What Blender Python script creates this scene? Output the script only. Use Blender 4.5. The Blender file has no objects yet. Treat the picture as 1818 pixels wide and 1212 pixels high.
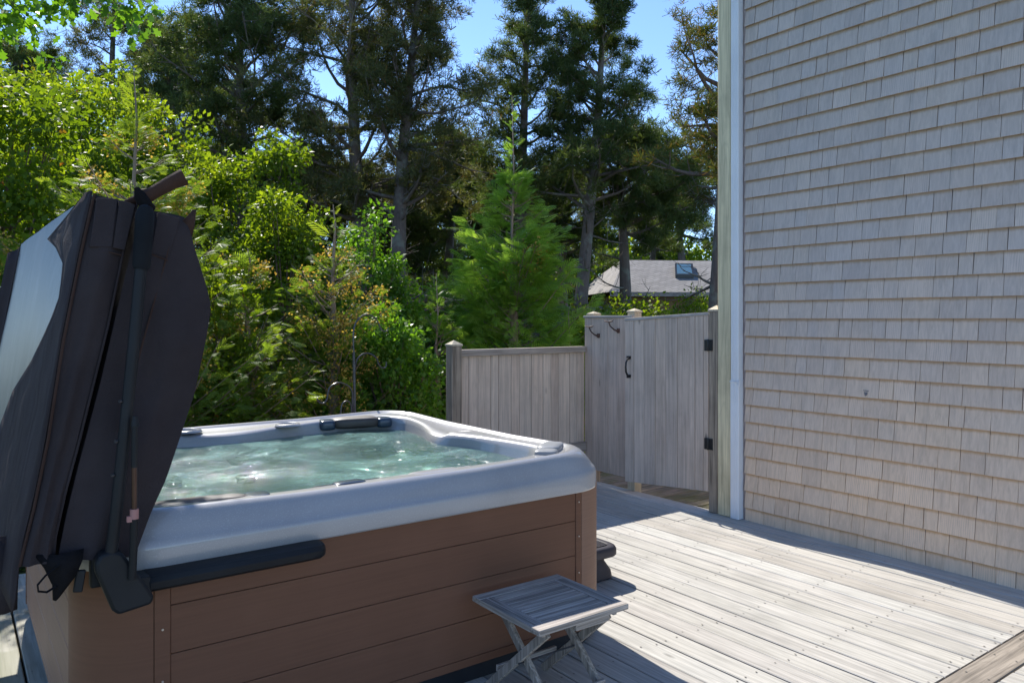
import bpy, math, random
import numpy as np
from mathutils import Vector, noise
rad = math.radians
sc = bpy.context.scene
COL = sc.collection

# ------------------------------------------------------------ camera, sky, sun, exposure
TH = rad(36.4)
H_EYE = 1.55
cam_d = bpy.data.cameras.new("camera")
cam = bpy.data.objects.new("camera", cam_d)
COL.objects.link(cam)
cam.location = (0, 0, H_EYE)
cam.rotation_euler = (rad(90), 0, -TH)
cam_d.sensor_width = 36
cam_d.lens = 26.85
cam_d.shift_y = -0.0226
cam_d.clip_end = 600
sc.camera = cam

SUN = Vector((0.12, 1.04, 1.0)).normalized()
w = bpy.data.worlds.new("World"); sc.world = w; w.use_nodes = True
wn = w.node_tree.nodes; wn.clear()
sky = wn.new("ShaderNodeTexSky"); sky.sky_type = 'NISHITA'; sky.sun_disc = False
sky.sun_elevation = math.asin(SUN.z)
sky.sun_rotation = math.atan2(SUN.x, SUN.y)
sky.air_density = 0.75; sky.dust_density = 0.0; sky.ozone_density = 2.5
bg = wn.new("ShaderNodeBackground"); bg.inputs[1].default_value = 0.148
wo = wn.new("ShaderNodeOutputWorld")
tint = wn.new("ShaderNodeMix"); tint.data_type = 'RGBA'; tint.blend_type = 'MULTIPLY'; tint.inputs[0].default_value = 1
tint.inputs[7].default_value = (0.79, 0.84, 0.92, 1)
w.node_tree.links.new(sky.outputs[0], tint.inputs[6]); w.node_tree.links.new(tint.outputs[2], bg.inputs[0]); w.node_tree.links.new(bg.outputs[0], wo.inputs[0])
sl = bpy.data.lights.new("sun", 'SUN'); sl.energy = 3.85; sl.angle = rad(0.5); sl.color = (1.0, 0.955, 0.88)
so = bpy.data.objects.new("sun", sl); COL.objects.link(so)
so.rotation_euler = SUN.to_track_quat('Z', 'Y').to_euler()
sc.view_settings.view_transform = 'Standard'; sc.view_settings.look = 'None'
sc.view_settings.gamma = 1; sc.view_settings.exposure = 1.02
sc.cycles.max_bounces = 8; sc.cycles.transparent_max_bounces = 12
sc.cycles.sample_clamp_indirect = 6
sc.cycles.caustics_reflective = False; sc.cycles.caustics_refractive = False

FW = (math.sin(TH), math.cos(TH)); RT = (math.cos(TH), -math.sin(TH))
def spot(px, d):
    """ground point at bearing px (pixel column of the photograph) and distance d"""
    s = (px - 909) / 1356.0 * d
    return (FW[0]*d + RT[0]*s, FW[1]*d + RT[1]*s)

# ------------------------------------------------------------ materials
class NT:
    def __init__(s, name):
        s.m = bpy.data.materials.new(name); s.m.use_nodes = True
        s.t = s.m.node_tree; s.t.nodes.clear()
        s.out = s.t.nodes.new("ShaderNodeOutputMaterial")
    def n(s, typ, props=None, **ins):
        nd = s.t.nodes.new("ShaderNode" + typ)
        for k, v in (props or {}).items(): setattr(nd, k, v)
        for k, v in ins.items():
            key = int(k[1:]) if k[0] == 'i' and k[1:].isdigit() else k.replace('_', ' ')
            s.put(nd.inputs[key], v)
        return nd
    def put(s, sock, v):
        if isinstance(v, bpy.types.NodeSocket): s.t.links.new(v, sock)
        elif isinstance(v, (tuple, list)) and len(v) == 3 and sock.type == 'RGBA': sock.default_value = (*v, 1)
        else: sock.default_value = v
    def mix(s, fac, a, b, mode='MIX'):
        nd = s.t.nodes.new("ShaderNodeMix"); nd.data_type = 'RGBA'; nd.blend_type = mode
        s.put(nd.inputs[0], fac); s.put(nd.inputs[6], a); s.put(nd.inputs[7], b)
        return nd.outputs[2]
    def math(s, op, a, b=0.0, c=0.0):
        nd = s.t.nodes.new("ShaderNodeMath"); nd.operation = op
        s.put(nd.inputs[0], a); s.put(nd.inputs[1], b); s.put(nd.inputs[2], c)
        return nd.outputs[0]
    def vmath(s, op, a, b):
        nd = s.t.nodes.new("ShaderNodeVectorMath"); nd.operation = op
        s.put(nd.inputs[0], a); s.put(nd.inputs[1], b)
        return nd.outputs[0]
    def ramp(s, fac, stops):
        nd = s.t.nodes.new("ShaderNodeValToRGB"); s.put(nd.inputs[0], fac)
        e = nd.color_ramp.elements
        while len(e) > 1: e.remove(e[-1])
        e[0].position = stops[0][0]; c = stops[0][1]; e[0].color = (*c, 1) if isinstance(c, tuple) else (c, c, c, 1)
        for p, c in stops[1:]:
            x = e.new(p); x.color = (*c, 1) if isinstance(c, tuple) else (c, c, c, 1)
        return nd.outputs[0]
    def co(s): return s.n("TexCoord").outputs["Object"]
    def noise(s, vec, scale, detail=3, rough=0.55, dist=0.0, sc3=None):
        if sc3 is not None: vec = s.vmath('MULTIPLY', vec, sc3)
        nd = s.n("TexNoise", None, Vector=vec, Scale=scale, Detail=detail, Roughness=rough, Distortion=dist)
        return nd.outputs[0]
    def isl(s): return s.n("NewGeometry").outputs["Random Per Island"]
    def bump(s, h, strength=0.3, dist=0.01):
        return s.n("Bump", None, Strength=strength, Distance=dist, Height=h).outputs[0]
    def pbsdf(s, col, rough=0.6, **kw):
        nd = s.t.nodes.new("ShaderNodeBsdfPrincipled")
        s.put(nd.inputs["Base Color"], col); s.put(nd.inputs["Roughness"], rough)
        for k, v in kw.items(): s.put(nd.inputs[k.replace('_', ' ')], v)
        s.t.links.new(nd.outputs[0], s.out.inputs[0]); return nd

def wood(name, tones, axis=1, grain=0.35, rough=0.8, moss=0.0, knots=True, spread=1.0, fine=55, bump=0.5):
    """board material: every board (mesh island) takes its own tone; grain runs along axis"""
    M = NT(name); c = M.co(); r = M.isl()
    off = M.n("CombineXYZ", None, X=M.math('MULTIPLY', r, 37.0), Y=M.math('MULTIPLY', r, 91.0), Z=M.math('MULTIPLY', r, 53.0)).outputs[0]
    v = M.vmath('ADD', c, off)
    s3 = [fine, fine, fine]; s3[axis] = 1.6
    g1 = M.noise(v, 1.0, 4, 0.6, 0.6, tuple(s3))
    s2 = [9, 9, 9]; s2[axis] = 0.8
    wv = M.noise(v, 1.0, 2, 0.5, 1.2, tuple(s2))
    rings = M.math('PINGPONG', M.math('MULTIPLY', wv, 13.0), 1.0)
    patch = M.noise(v, 2.3, 4, 0.6)
    base = M.ramp(r, [(i/(len(tones)-1), t) for i, t in enumerate(tones)])
    dark = M.ramp(g1, [(0.36, 1 - grain*1.15), (0.6, 1.0)])
    col = M.mix(1.0, base, dark, 'MULTIPLY')
    col = M.mix(0.55, col, M.ramp(rings, [(0.0, 1 - grain*0.75), (0.45, 1.0)]), 'MULTIPLY')
    col = M.mix(0.9*spread, col, M.ramp(patch, [(0.3, 0.72), (0.55, 1.02), (0.75, 1.1)]), 'MULTIPLY')
    if knots:
        k3 = [5, 5, 5]; k3[axis] = 1.7
        vo = M.n("TexVoronoi", None, Vector=M.vmath('MULTIPLY', v, tuple(k3)), Scale=1.0).outputs[0]
        col = M.mix(M.ramp(vo, [(0.03, 1.0), (0.09, 0.0)]), col, tuple(x*0.35 for x in tones[0]))
    if moss:
        mo = M.noise(c, 2.0, 5, 0.7); mf = M.ramp(mo, [(0.42, 0.0), (0.62, abs(moss))])
        if moss < 0: mf = M.math('MULTIPLY', M.ramp(mo, [(0.25, 0.0), (0.5, abs(moss))]), M.ramp(M.n('SeparateXYZ', None, Vector=c).outputs[0], [(0.12, 1.0), (0.45, 0.0)]))
        col = M.mix(mf, col, (0.11, 0.12, 0.035))
    M.pbsdf(col, rough, Normal=M.bump(g1, bump, 0.004), Specular_IOR_Level=0.25)
    return M.m

MAT = {}
MAT['deck'] = wood('weathered_deck_boards', [(0.48,0.45,0.395), (0.54,0.51,0.455), (0.455,0.415,0.36), (0.59,0.57,0.52), (0.51,0.48,0.42), (0.56,0.53,0.475), (0.49,0.455,0.405)], axis=1, grain=0.24, rough=0.7, moss=-0.8, spread=0.55)
MAT['cross'] = wood('weathered_cross_board', [(0.33,0.28,0.23), (0.36,0.31,0.25)], axis=0, grain=0.4)
MAT['mossy'] = wood('mossy_boards', [(0.34,0.27,0.2), (0.42,0.34,0.26), (0.3,0.25,0.17)], axis=0, grain=0.5, moss=0.75)
MAT['mossedge'] = wood('mossy_edge_board', [(0.3,0.27,0.2), (0.33,0.3,0.24)], axis=1, grain=0.45, moss=0.9)
MAT['fence'] = wood('fence_boards', [(0.70,0.55,0.43), (0.76,0.62,0.49), (0.66,0.52,0.41), (0.72,0.59,0.47), (0.77,0.63,0.50)], axis=2, grain=0.2, rough=0.75, spread=0.7)
MAT['gate'] = wood('gate_boards', [(0.64,0.51,0.41), (0.69,0.56,0.455), (0.61,0.495,0.405), (0.67,0.53,0.42)], axis=2, grain=0.2, rough=0.75, spread=0.7)
MAT['rail'] = wood('fence_rail_wood', [(0.44,0.37,0.31), (0.48,0.41,0.34)], axis=0, grain=0.35)
MAT['railY'] = wood('fence_cap_wood', [(0.44,0.40,0.37), (0.5,0.46,0.42)], axis=1, grain=0.3)
MAT['post'] = wood('fence_post_wood', [(0.40,0.32,0.24), (0.46,0.38,0.29)], axis=2, grain=0.45)
MAT['fresh'] = wood('cream_post_wood', [(0.62,0.53,0.38), (0.66,0.57,0.42)], axis=2, grain=0.2)
MAT['tall'] = wood('tall_post_wood', [(0.76,0.66,0.42), (0.79,0.69,0.46)], axis=2, grain=0.25, knots=False)
MAT['teakX'] = wood('grey_teak_slats', [(0.47,0.42,0.37), (0.54,0.48,0.42), (0.42,0.38,0.34)], axis=0, grain=0.5, knots=False, fine=90)
MAT['teakY'] = wood('grey_teak_battens', [(0.44,0.40,0.36), (0.50,0.45,0.40)], axis=1, grain=0.5, knots=False, fine=90)
MAT['teakZ'] = wood('grey_teak_legs', [(0.42,0.37,0.32), (0.50,0.44,0.37)], axis=2, grain=0.5, knots=False, fine=70)

def shingle_mat():
    M = NT('cedar_shingles'); c = M.co(); r = M.isl()
    off = M.n("CombineXYZ", None, X=0.0, Y=M.math('MULTIPLY', r, 91.0), Z=M.math('MULTIPLY', r, 53.0)).outputs[0]
    v = M.vmath('ADD', c, off)
    base = M.ramp(r, [(0, (0.50,0.43,0.38)), (0.2, (0.55,0.47,0.41)), (0.4, (0.52,0.45,0.40)), (0.55, (0.57,0.485,0.42)), (0.7, (0.53,0.465,0.42)), (0.85, (0.56,0.475,0.405)), (1, (0.49,0.42,0.375))])
    g = M.noise(v, 1.0, 4, 0.6, 0.8, (60, 60, 4))
    col = M.mix(0.75, base, M.ramp(g, [(0.3, 0.8), (0.62, 1.05)]), 'MULTIPLY')
    st = M.noise(c, 1.0, 3, 0.6, 0.3, (14, 14, 2.2))
    col = M.mix(M.ramp(st, [(0.52, 0.0), (0.78, 0.5)]), col, (0.36, 0.325, 0.30))
    # cathedral grain on some shingles
    wv = M.n("TexWave", {'wave_type': 'RINGS'}, Vector=M.vmath('MULTIPLY', v, (8, 8, 1.4)), Scale=3.2, Distortion=4.0, Detail=2.0).outputs[0]
    sel = M.ramp(M.math('FRACT', M.math('MULTIPLY', r, 13.7)), [(0.82, 0.0), (0.84, 0.55)])
    col = M.mix(M.math('MULTIPLY', wv, sel), col, M.mix(1.0, base, (1.22, 1.2, 1.18), 'MULTIPLY'))
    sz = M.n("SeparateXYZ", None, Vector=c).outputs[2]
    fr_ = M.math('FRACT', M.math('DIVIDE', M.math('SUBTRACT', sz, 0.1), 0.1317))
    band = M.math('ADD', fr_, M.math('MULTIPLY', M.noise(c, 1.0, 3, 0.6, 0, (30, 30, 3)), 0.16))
    col = M.mix(M.ramp(band, [(0.88, 0.0), (1.04, 0.7)]), col, (0.36, 0.26, 0.165))   # unweathered cedar just below each butt, darkened to paint the butt shadow line
    # low courses browner and also lightened: deck bounce light painted into the colour
    z = M.n("SeparateXYZ", None, Vector=c).outputs[2]
    low = M.ramp(M.math('ADD', M.math('MULTIPLY', z, 0.27), M.math('MULTIPLY', M.noise(c, 1.7, 3), 0.35)), [(0.2, 0.95), (0.72, 0.0)])
    col = M.mix(low, col, M.mix(1.0, col, (1.38, 1.21, 0.98), 'MULTIPLY'))
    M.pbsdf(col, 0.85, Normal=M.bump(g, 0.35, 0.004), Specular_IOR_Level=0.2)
    return M.m
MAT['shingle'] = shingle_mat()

def plain(name, col, rough=0.5, nscale=0, namt=0.15, bumpy=0.0, bscale=80, **kw):
    M = NT(name); c = M.co(); cc = col
    if nscale:
        nz = M.noise(c, nscale, 4, 0.6)
        cc = M.mix(1.0, col, M.ramp(nz, [(0.3, 1-namt), (0.7, 1+namt)]), 'MULTIPLY')
    if bumpy: kw['Normal'] = M.bump(M.noise(c, bscale, 3), bumpy, 0.003)
    M.pbsdf(cc, rough, **kw); return M.m
MAT['white'] = plain('white_metal', (0.74,0.76,0.78), 0.35, 3, 0.05)
MAT['black'] = plain('black_metal', (0.012,0.012,0.014), 0.35, 20, 0.3, 0.15)
MAT['rust'] = plain('rusty_iron', (0.075,0.035,0.022), 0.6, 30, 0.5, 0.3)
MAT['screw'] = plain('screw_head', (0.16,0.145,0.125), 0.5)
MAT['pinscrew'] = plain('pale_screw_head', (0.55,0.47,0.40), 0.35, Metallic=0.6)
MAT['iron'] = plain('dark_iron', (0.07,0.07,0.075), 0.33, 20, 0.3, Metallic=0.4)
MAT['plastic'] = plain('black_plastic', (0.012,0.013,0.015), 0.55, 6, 0.25, 0.1, 120, Specular_IOR_Level=0.3)
MAT['foam'] = plain('black_foam_sleeve', (0.010,0.012,0.015), 0.8, 12, 0.2, 0.25, 150, Specular_IOR_Level=0.2)
MAT['step'] = plain('charcoal_step_plastic', (0.042,0.036,0.042), 0.5, 8, 0.2, 0.25, 220)
MAT['rod'] = plain('copper_rod', (0.09,0.045,0.03), 0.35, 10, 0.3, Metallic=0.5)
MAT['pink'] = plain('faded_pink_clip', (0.40,0.19,0.17), 0.6)
MAT['grill'] = plain('jet_grille', (0.04,0.055,0.055), 0.4, 30, 0.3)
MAT['pillowdark'] = plain('dark_headrest', (0.06,0.05,0.045), 0.5, 10, 0.25, 0.15)
MAT['pillowgrey'] = plain('grey_headrest', (0.24,0.245,0.25), 0.45, 10, 0.1, 0.1)
MAT['pillowtrim'] = plain('dark_blue_trim', (0.035,0.055,0.085), 0.25, 10, 0.1)

def fabric(name, col, dusty=0.4):
    M = NT(name); c = M.co()
    n1 = M.noise(c, 3.0, 5, 0.65); n2 = M.noise(c, 160, 2)
    cc = M.mix(M.ramp(n1, [(0.4, 0.0), (0.75, dusty)]), col, tuple(min(1, x*1.7+0.01) for x in col))
    wv = M.noise(c, 1.0, 1, 0.4, 0.8, (8, 8, 4.0))
    hgt = M.math('ADD', M.math('MULTIPLY', n2, 0.12), wv)
    M.pbsdf(cc, 0.85, Normal=M.bump(hgt, 0.8, 0.022), Specular_IOR_Level=0.06); return M.m
MAT['vinyl'] = fabric('brown_black_vinyl', (0.040, 0.032, 0.034))
MAT['vinylin'] = fabric('brown_vinyl_underside', (0.055, 0.032, 0.026))
MAT['strap'] = fabric('black_webbing', (0.010, 0.009, 0.010))
def liner():
    M = NT('blue_grey_cover_liner'); c = M.co()
    st = M.noise(c, 1.0, 3, 0.6, 0.4, (20, 9, 0.9))
    cc = M.mix(M.ramp(st, [(0.45, 0.0), (0.7, 0.8)]), (0.045, 0.053, 0.06), (0.085, 0.095, 0.10))
    M.pbsdf(cc, 0.42, Specular_IOR_Level=0.3, Normal=M.bump(M.noise(c, 90, 3), 0.3, 0.004)); return M.m
MAT['liner'] = liner()
def panel(name, col):
    M = NT(name); c = M.co()
    g = M.noise(c, 1.0, 4, 0.6, 0.3, (2.0, 2.0, 90))
    n = M.noise(c, 2.5, 3)
    cc = M.mix(0.5, col, M.ramp(g, [(0.3, 0.82), (0.7, 1.12)]), 'MULTIPLY')
    cc = M.mix(M.ramp(n, [(0.48, 0.0), (0.8, 0.5)]), cc, tuple(x*1.3+0.006 for x in col))
    M.pbsdf(cc, 0.6, Specular_IOR_Level=0.3, Normal=M.bump(g, 0.18, 0.002)); return M.m
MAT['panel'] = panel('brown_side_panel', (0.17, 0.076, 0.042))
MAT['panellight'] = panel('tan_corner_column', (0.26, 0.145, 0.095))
MAT['base'] = plain('black_base', (0.012,0.014,0.018), 0.4, 6, 0.3, 0.2, 25)
def acryl():
    M = NT('pearl_grey_acrylic'); c = M.co()
    n = M.noise(c, 1.6, 5, 0.6, 0.8); n2 = M.noise(c, 220, 2)
    cc = M.mix(M.ramp(n, [(0.35, 0.0), (0.7, 1.0)]), (0.33, 0.32, 0.32), (0.39, 0.38, 0.38))
    cc = M.mix(M.ramp(n2, [(0.55, 0.0), (0.75, 0.25)]), cc, (0.75, 0.76, 0.78))
    M.pbsdf(cc, 0.32, Coat_Weight=0.7, Coat_Roughness=0.06); return M.m
MAT['shell'] = acryl()
def water():
    M = NT('spa_water'); c = M.co()
    n1 = M.noise(c, 6.0, 4, 0.6, 0.6); n2 = M.noise(c, 42.0, 4, 0.65, 0.8)
    hgt = M.math('ADD', M.math('MULTIPLY', n1, 1.0), M.math('MULTIPLY', n2, 0.5))
    nor = M.bump(hgt, 0.55, 0.022)
    fr = M.n("Fresnel", None, IOR=1.33, Normal=nor).outputs[0]
    tr = M.n("BsdfTransparent", None, Color=(0.70, 0.94, 0.88)).outputs[0]
    # drifting clouds of small bubbles just under the surface
    cl = M.noise(c, 1.5, 5, 0.6, 1.4)
    fo = M.noise(c, 34, 4, 0.7, 0.5)
    turb = M.math('ADD', M.ramp(cl, [(0.44, 0.24), (0.64, 0.66)]), M.math('MULTIPLY', M.ramp(fo, [(0.54, 0.0), (0.68, 0.45)]), M.ramp(cl, [(0.45, 0.1), (0.6, 1.0)])))
    df = M.n("BsdfDiffuse", None, Color=(0.36, 0.60, 0.53), Normal=nor).outputs[0]
    tl = M.n("BsdfTranslucent", None, Color=(0.42, 0.68, 0.60)).outputs[0]
    ds = M.n("MixShader", None, i0=0.35, i1=df, i2=tl).outputs[0]
    a = M.n("MixShader", None, i0=turb, i1=tr, i2=ds).outputs[0]
    gl = M.n("BsdfGlossy", None, Color=(1, 1, 1), Roughness=0.035, Normal=nor).outputs[0]
    b = M.n("MixShader", None, i0=fr, i1=a, i2=gl).outputs[0]
    M.t.links.new(b, M.out.inputs[0]); return M.m
MAT['water'] = water()

def leaf(name, cols, trans=0.5, tcol=None, rough=0.5, gloss=0.3, patch=1.2, extra=None):
    M = NT(name); c = M.co(); r = M.isl(); tn = M.n('Attribute', {'attribute_name': 'tone'}).outputs['Fac']
    n = M.noise(c, patch, 3)
    f = M.math('ADD', M.math('ADD', M.math('MULTIPLY', r, 0.2), M.math('MULTIPLY', tn, 0.6)), M.math('MULTIPLY', M.math('SUBTRACT', n, 0.3), 0.5))
    col = M.ramp(f, [(0.12 + 0.76*i/(len(cols)-1), t) for i, t in enumerate(cols)])
    if extra: # occasional differently coloured bits
        col = M.mix(M.ramp(M.math('FRACT', M.math('MULTIPLY', r, 7.31)), [(1-extra[1], 0.0), (1-extra[1]+0.01, 1.0)]), col, extra[0])
    p = M.t.nodes.new("ShaderNodeBsdfPrincipled")
    M.put(p.inputs["Base Color"], col); p.inputs["Roughness"].default_value = rough
    p.inputs["Specular IOR Level"].default_value = gloss
    tc = M.mix(1.0, col, tcol or (1.6, 1.5, 0.5), 'MULTIPLY')
    t = M.n("BsdfTranslucent", None, Color=tc).outputs[0]
    mx = M.n("MixShader", None, i0=trans, i1=p.outputs[0], i2=t).outputs[0]
    M.t.links.new(mx, M.out.inputs[0]); return M.m
MAT['thuja'] = leaf('arborvitae_green', [(0.10,0.21,0.04), (0.21,0.37,0.065), (0.38,0.54,0.11)], 0.6, (1.6,1.5,0.7), 0.45, 0.45)
MAT['thujaold'] = leaf('arborvitae_olive', [(0.08,0.15,0.025), (0.15,0.25,0.04), (0.26,0.34,0.055)], 0.55, (1.7,1.5,0.55), 0.5, 0.35)
MAT['cone'] = leaf('arborvitae_bronze_cones', [(0.42,0.29,0.06), (0.55,0.40,0.10), (0.36,0.22,0.05)], 0.45, (1.3,1.2,0.6), 0.5, 0.4)
MAT['oak'] = leaf('broad_leaves', [(0.05,0.10,0.014), (0.12,0.20,0.022), (0.26,0.34,0.035)], 0.55, (1.9,1.7,0.35), 0.48, 0.32, 1.0, ((0.22,0.07,0.03), 0.006))
MAT['oakb'] = leaf('fresh_broad_leaves', [(0.07,0.15,0.025), (0.11,0.23,0.03), (0.16,0.30,0.04)], 0.5, (1.7,1.7,0.4), 0.4, 0.45)
MAT['pine'] = leaf('pine_needles', [(0.040,0.066,0.026), (0.080,0.118,0.040), (0.165,0.205,0.065)], 0.4, (1.4,1.4,0.6), 0.55, 0.25, 0.5, ((0.13,0.085,0.035), 0.04))
MAT['pinebrown'] = leaf('browning_pine_needles', [(0.048,0.062,0.026), (0.095,0.112,0.044), (0.19,0.19,0.07)], 0.4, (1.4,1.35,0.6), 0.55, 0.25, 0.5, ((0.17,0.10,0.04), 0.07))
MAT['pinegold'] = leaf('olive_pine_needles', [(0.045,0.07,0.022), (0.085,0.11,0.03), (0.16,0.16,0.045)], 0.33, (1.5,1.4,0.45), 0.55, 0.25, 0.7, ((0.2,0.12,0.04), 0.15))
def bark(name, a, b, lich=0.0):
    M = NT(name); c = M.co()
    n = M.noise(c, 1.0, 5, 0.7, 0.5, (28, 28, 6)); l = M.noise(c, 3.5, 4, 0.6)
    col = M.mix(n, a, b)
    if lich: col = M.mix(M.ramp(l, [(0.52, 0.0), (0.62, lich)]), col, (0.25, 0.27, 0.22))
    M.pbsdf(col, 0.9, Normal=M.bump(n, 0.9, 0.03)); return M.m
MAT['bark'] = bark('pine_bark', (0.08,0.06,0.05), (0.26,0.215,0.185), 0.75)
MAT['stem'] = bark('pale_conifer_stems', (0.20,0.14,0.10), (0.42,0.33,0.26))
MAT['twig'] = bark('grey_brown_stems', (0.10,0.065,0.045), (0.25,0.19,0.15))
def ground():
    M = NT('forest_lawn'); c = M.co()
    n = M.noise(c, 0.35, 5, 0.65); n2 = M.noise(c, 9, 4, 0.7)
    col = M.ramp(n, [(0.38, (0.075,0.055,0.035)), (0.5, (0.055,0.085,0.025)), (0.65, (0.08,0.13,0.03))])
    col = M.mix(0.8, col, M.ramp(n2, [(0.3, 0.5), (0.7, 1.35)]), 'MULTIPLY')
    M.pbsdf(col, 0.95, Normal=M.bump(n2, 0.8, 0.05)); return M.m
MAT['ground'] = ground()
MAT['grass'] = leaf('grass_blades', [(0.06,0.14,0.02), (0.10,0.2,0.03), (0.15,0.26,0.04)], 0.45, (1.5,1.5,0.4))
def roofmat():
    M = NT('asphalt_roof_shingles'); c = M.co()
    v = M.n("TexBrick", {'offset': 0.5}, Vector=c, Scale=1.0, Mortar_Size=0.012, Color1=(0.21,0.195,0.18), Color2=(0.28,0.26,0.24), Mortar=(0.13,0.12,0.11), Brick_Width=0.35, Row_Height=0.14)
    n = M.noise(c, 4, 4)
    col = M.mix(0.6, v.outputs[0], M.ramp(n, [(0.3, 0.85), (0.7, 1.15)]), 'MULTIPLY')
    M.pbsdf(col, 0.9); return M.m
MAT['roof'] = roofmat()
MAT['tanwall'] = plain('tan_clapboard', (0.30,0.18,0.10), 0.8, 2, 0.2)
MAT['pinkwall'] = plain('faded_shingle_wall', (0.36,0.30,0.29), 0.85, 6, 0.25)
MAT['glass'] = plain('skylight_glass', (0.10,0.2,0.3), 0.05, Specular_IOR_Level=1.0)
MAT['mark'] = plain('faded_grey_print', (0.15,0.15,0.165), 0.7)
MAT['dirt'] = plain('dark_soil', (0.03,0.025,0.02), 0.95, 5, 0.4)

# ------------------------------------------------------------ mesh builders
WORLD = {}
def worigin(o):
    p = Vector((0, 0, 0))
    while o: p += o.location; o = o.parent
    return p
class MB:
    def __init__(s): s.v = []; s.f = []; s.m = []
    def add(s, vs, fs, mat=0):
        b = len(s.v); s.v += [tuple(v) for v in vs]
        s.f += [tuple(b+i for i in f) for f in fs]; s.m += [mat]*len(fs)
    def box(s, x0, x1, y0, y1, z0, z1, mat=0):
        s.add([(x0,y0,z0),(x1,y0,z0),(x1,y1,z0),(x0,y1,z0),(x0,y0,z1),(x1,y0,z1),(x1,y1,z1),(x0,y1,z1)],
              [(0,3,2,1),(4,5,6,7),(0,1,5,4),(1,2,6,5),(2,3,7,6),(3,0,4,7)], mat)
    def obox(s, c, ax, ay, az, mat=0):
        c, ax, ay, az = map(Vector, (c, ax, ay, az)); vs = []
        for k in (-1, 1):
            for i, j in ((-1,-1),(1,-1),(1,1),(-1,1)): vs.append(c + ax*i + ay*j + az*k)
        s.add(vs, [(0,3,2,1),(4,5,6,7),(0,1,5,4),(1,2,6,5),(2,3,7,6),(3,0,4,7)], mat)
    def bar(s, p, q, wd, th, side=(1,0,0), mat=0):
        """rectangular bar from p to q, wd across 'side', th across the other way"""
        p, q = Vector(p), Vector(q); d = (q-p); sd = Vector(side)
        sd = (sd - d.normalized()*sd.dot(d.normalized())).normalized(); o = d.normalized().cross(sd)
        s.obox((p+q)/2, sd*wd/2, o*th/2, d/2, mat)
    def tube(s, pts, r, n=8, cap=True, mat=0, flat=1.0):
        pts = [Vector(p) for p in pts]; rs = r if isinstance(r, (list, tuple)) else [r]*len(pts)
        rings = []; up = Vector((0.13, 0.21, 1)).normalized(); prev = None
        for i, p in enumerate(pts):
            d = (pts[min(i+1, len(pts)-1)] - pts[max(i-1, 0)]).normalized()
            a = d.cross(up) if prev is None else prev - d*prev.dot(d)
            if a.length < 1e-4: a = d.cross(Vector((1, 0, 0)))
            a.normalize(); b = d.cross(a); prev = a
            rings.append([p + a*math.cos(2*math.pi*k/n)*rs[i] + b*math.sin(2*math.pi*k/n)*rs[i]*flat for k in range(n)])
        vs = [v for rg in rings for v in rg]; fs = []
        for i in range(len(rings)-1):
            for k in range(n): fs.append((i*n+k, i*n+(k+1) % n, (i+1)*n+(k+1) % n, (i+1)*n+k))
        if cap: fs.append(tuple(range(n))[::-1]); fs.append(tuple((len(rings)-1)*n+k for k in range(n)))
        s.add(vs, fs, mat)
    def rings(s, rows, mat=0, closed=True, capa=False, capb=False):
        n = len(rows[0]); vs = [v for r in rows for v in r]; fs = []
        for i in range(len(rows)-1):
            for k in range(n if closed else n-1):
                fs.append((i*n+k, i*n+(k+1) % n, (i+1)*n+(k+1) % n, (i+1)*n+k))
        if capa: fs.append(tuple(range(n))[::-1])
        if capb: fs.append(tuple((len(rows)-1)*n+k for k in range(n)))
        s.add(vs, fs, mat)
    def build(s, name, mats, parent=None, smooth=False, bevel=0, solid=0, sub=0):
        off = worigin(parent) if parent else Vector((0, 0, 0))
        me = bpy.data.meshes.new(name)
        me.from_pydata([(v[0]-off.x, v[1]-off.y, v[2]-off.z) for v in s.v], [], s.f)
        for m in (mats if isinstance(mats, (list, tuple)) else [mats]): me.materials.append(MAT[m])
        if max(s.m, default=0): me.polygons.foreach_set('material_index', s.m)
        me.update()
        if smooth:
            me.polygons.foreach_set('use_smooth', [True]*len(me.polygons))
            if smooth != 'all': me.set_sharp_from_angle(angle=rad(38))
        o = bpy.data.objects.new(name, me); COL.objects.link(o)
        if parent: o.parent = parent
        if sub:
            md = o.modifiers.new('s', 'SUBSURF'); md.levels = md.render_levels = sub
        if solid:
            md = o.modifiers.new('t', 'SOLIDIFY'); md.thickness = solid; md.offset = 0
        if bevel:
            md = o.modifiers.new('b', 'BEVEL'); md.width = bevel; md.segments = 2; md.limit_method = 'ANGLE'; md.angle_limit = rad(35)
            me.polygons.foreach_set('use_smooth', [True]*len(me.polygons)); me.set_sharp_from_angle(angle=rad(60))
            md.harden_normals = False
        return o
def npmesh(name, V, K, matidx, mats, parent, tone=None):
    """V (n,3) vertices in faces of K corners each, unshared"""
    off = np.array(worigin(parent)) if parent else np.zeros(3)
    n = len(V); nf = n // K
    me = bpy.data.meshes.new(name)
    me.vertices.add(n); me.vertices.foreach_set('co', (V-off).astype(np.float32).ravel())
    me.loops.add(n); me.loops.foreach_set('vertex_index', np.arange(n, dtype=np.int32))
    me.polygons.add(nf)
    me.polygons.foreach_set('loop_start', np.arange(0, n, K, dtype=np.int32))
    for m in mats: me.materials.append(MAT[m])
    if matidx is not None: me.polygons.foreach_set('material_index', matidx.astype(np.int32))
    if tone is not None:
        at = me.attributes.new('tone', 'FLOAT', 'POINT'); at.data.foreach_set('value', np.repeat(tone, n//len(tone))[:n].astype(np.float32))
    me.update(calc_edges=True)
    o = bpy.data.objects.new(name, me); COL.objects.link(o)
    if parent: o.parent = parent
    return o
def tag(o, label=None, cat=None, group=None, kind=None):
    for k, v in (('label', label), ('category', cat), ('group', group), ('kind', kind)):
        if v: o[k] = v
    return o
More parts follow.
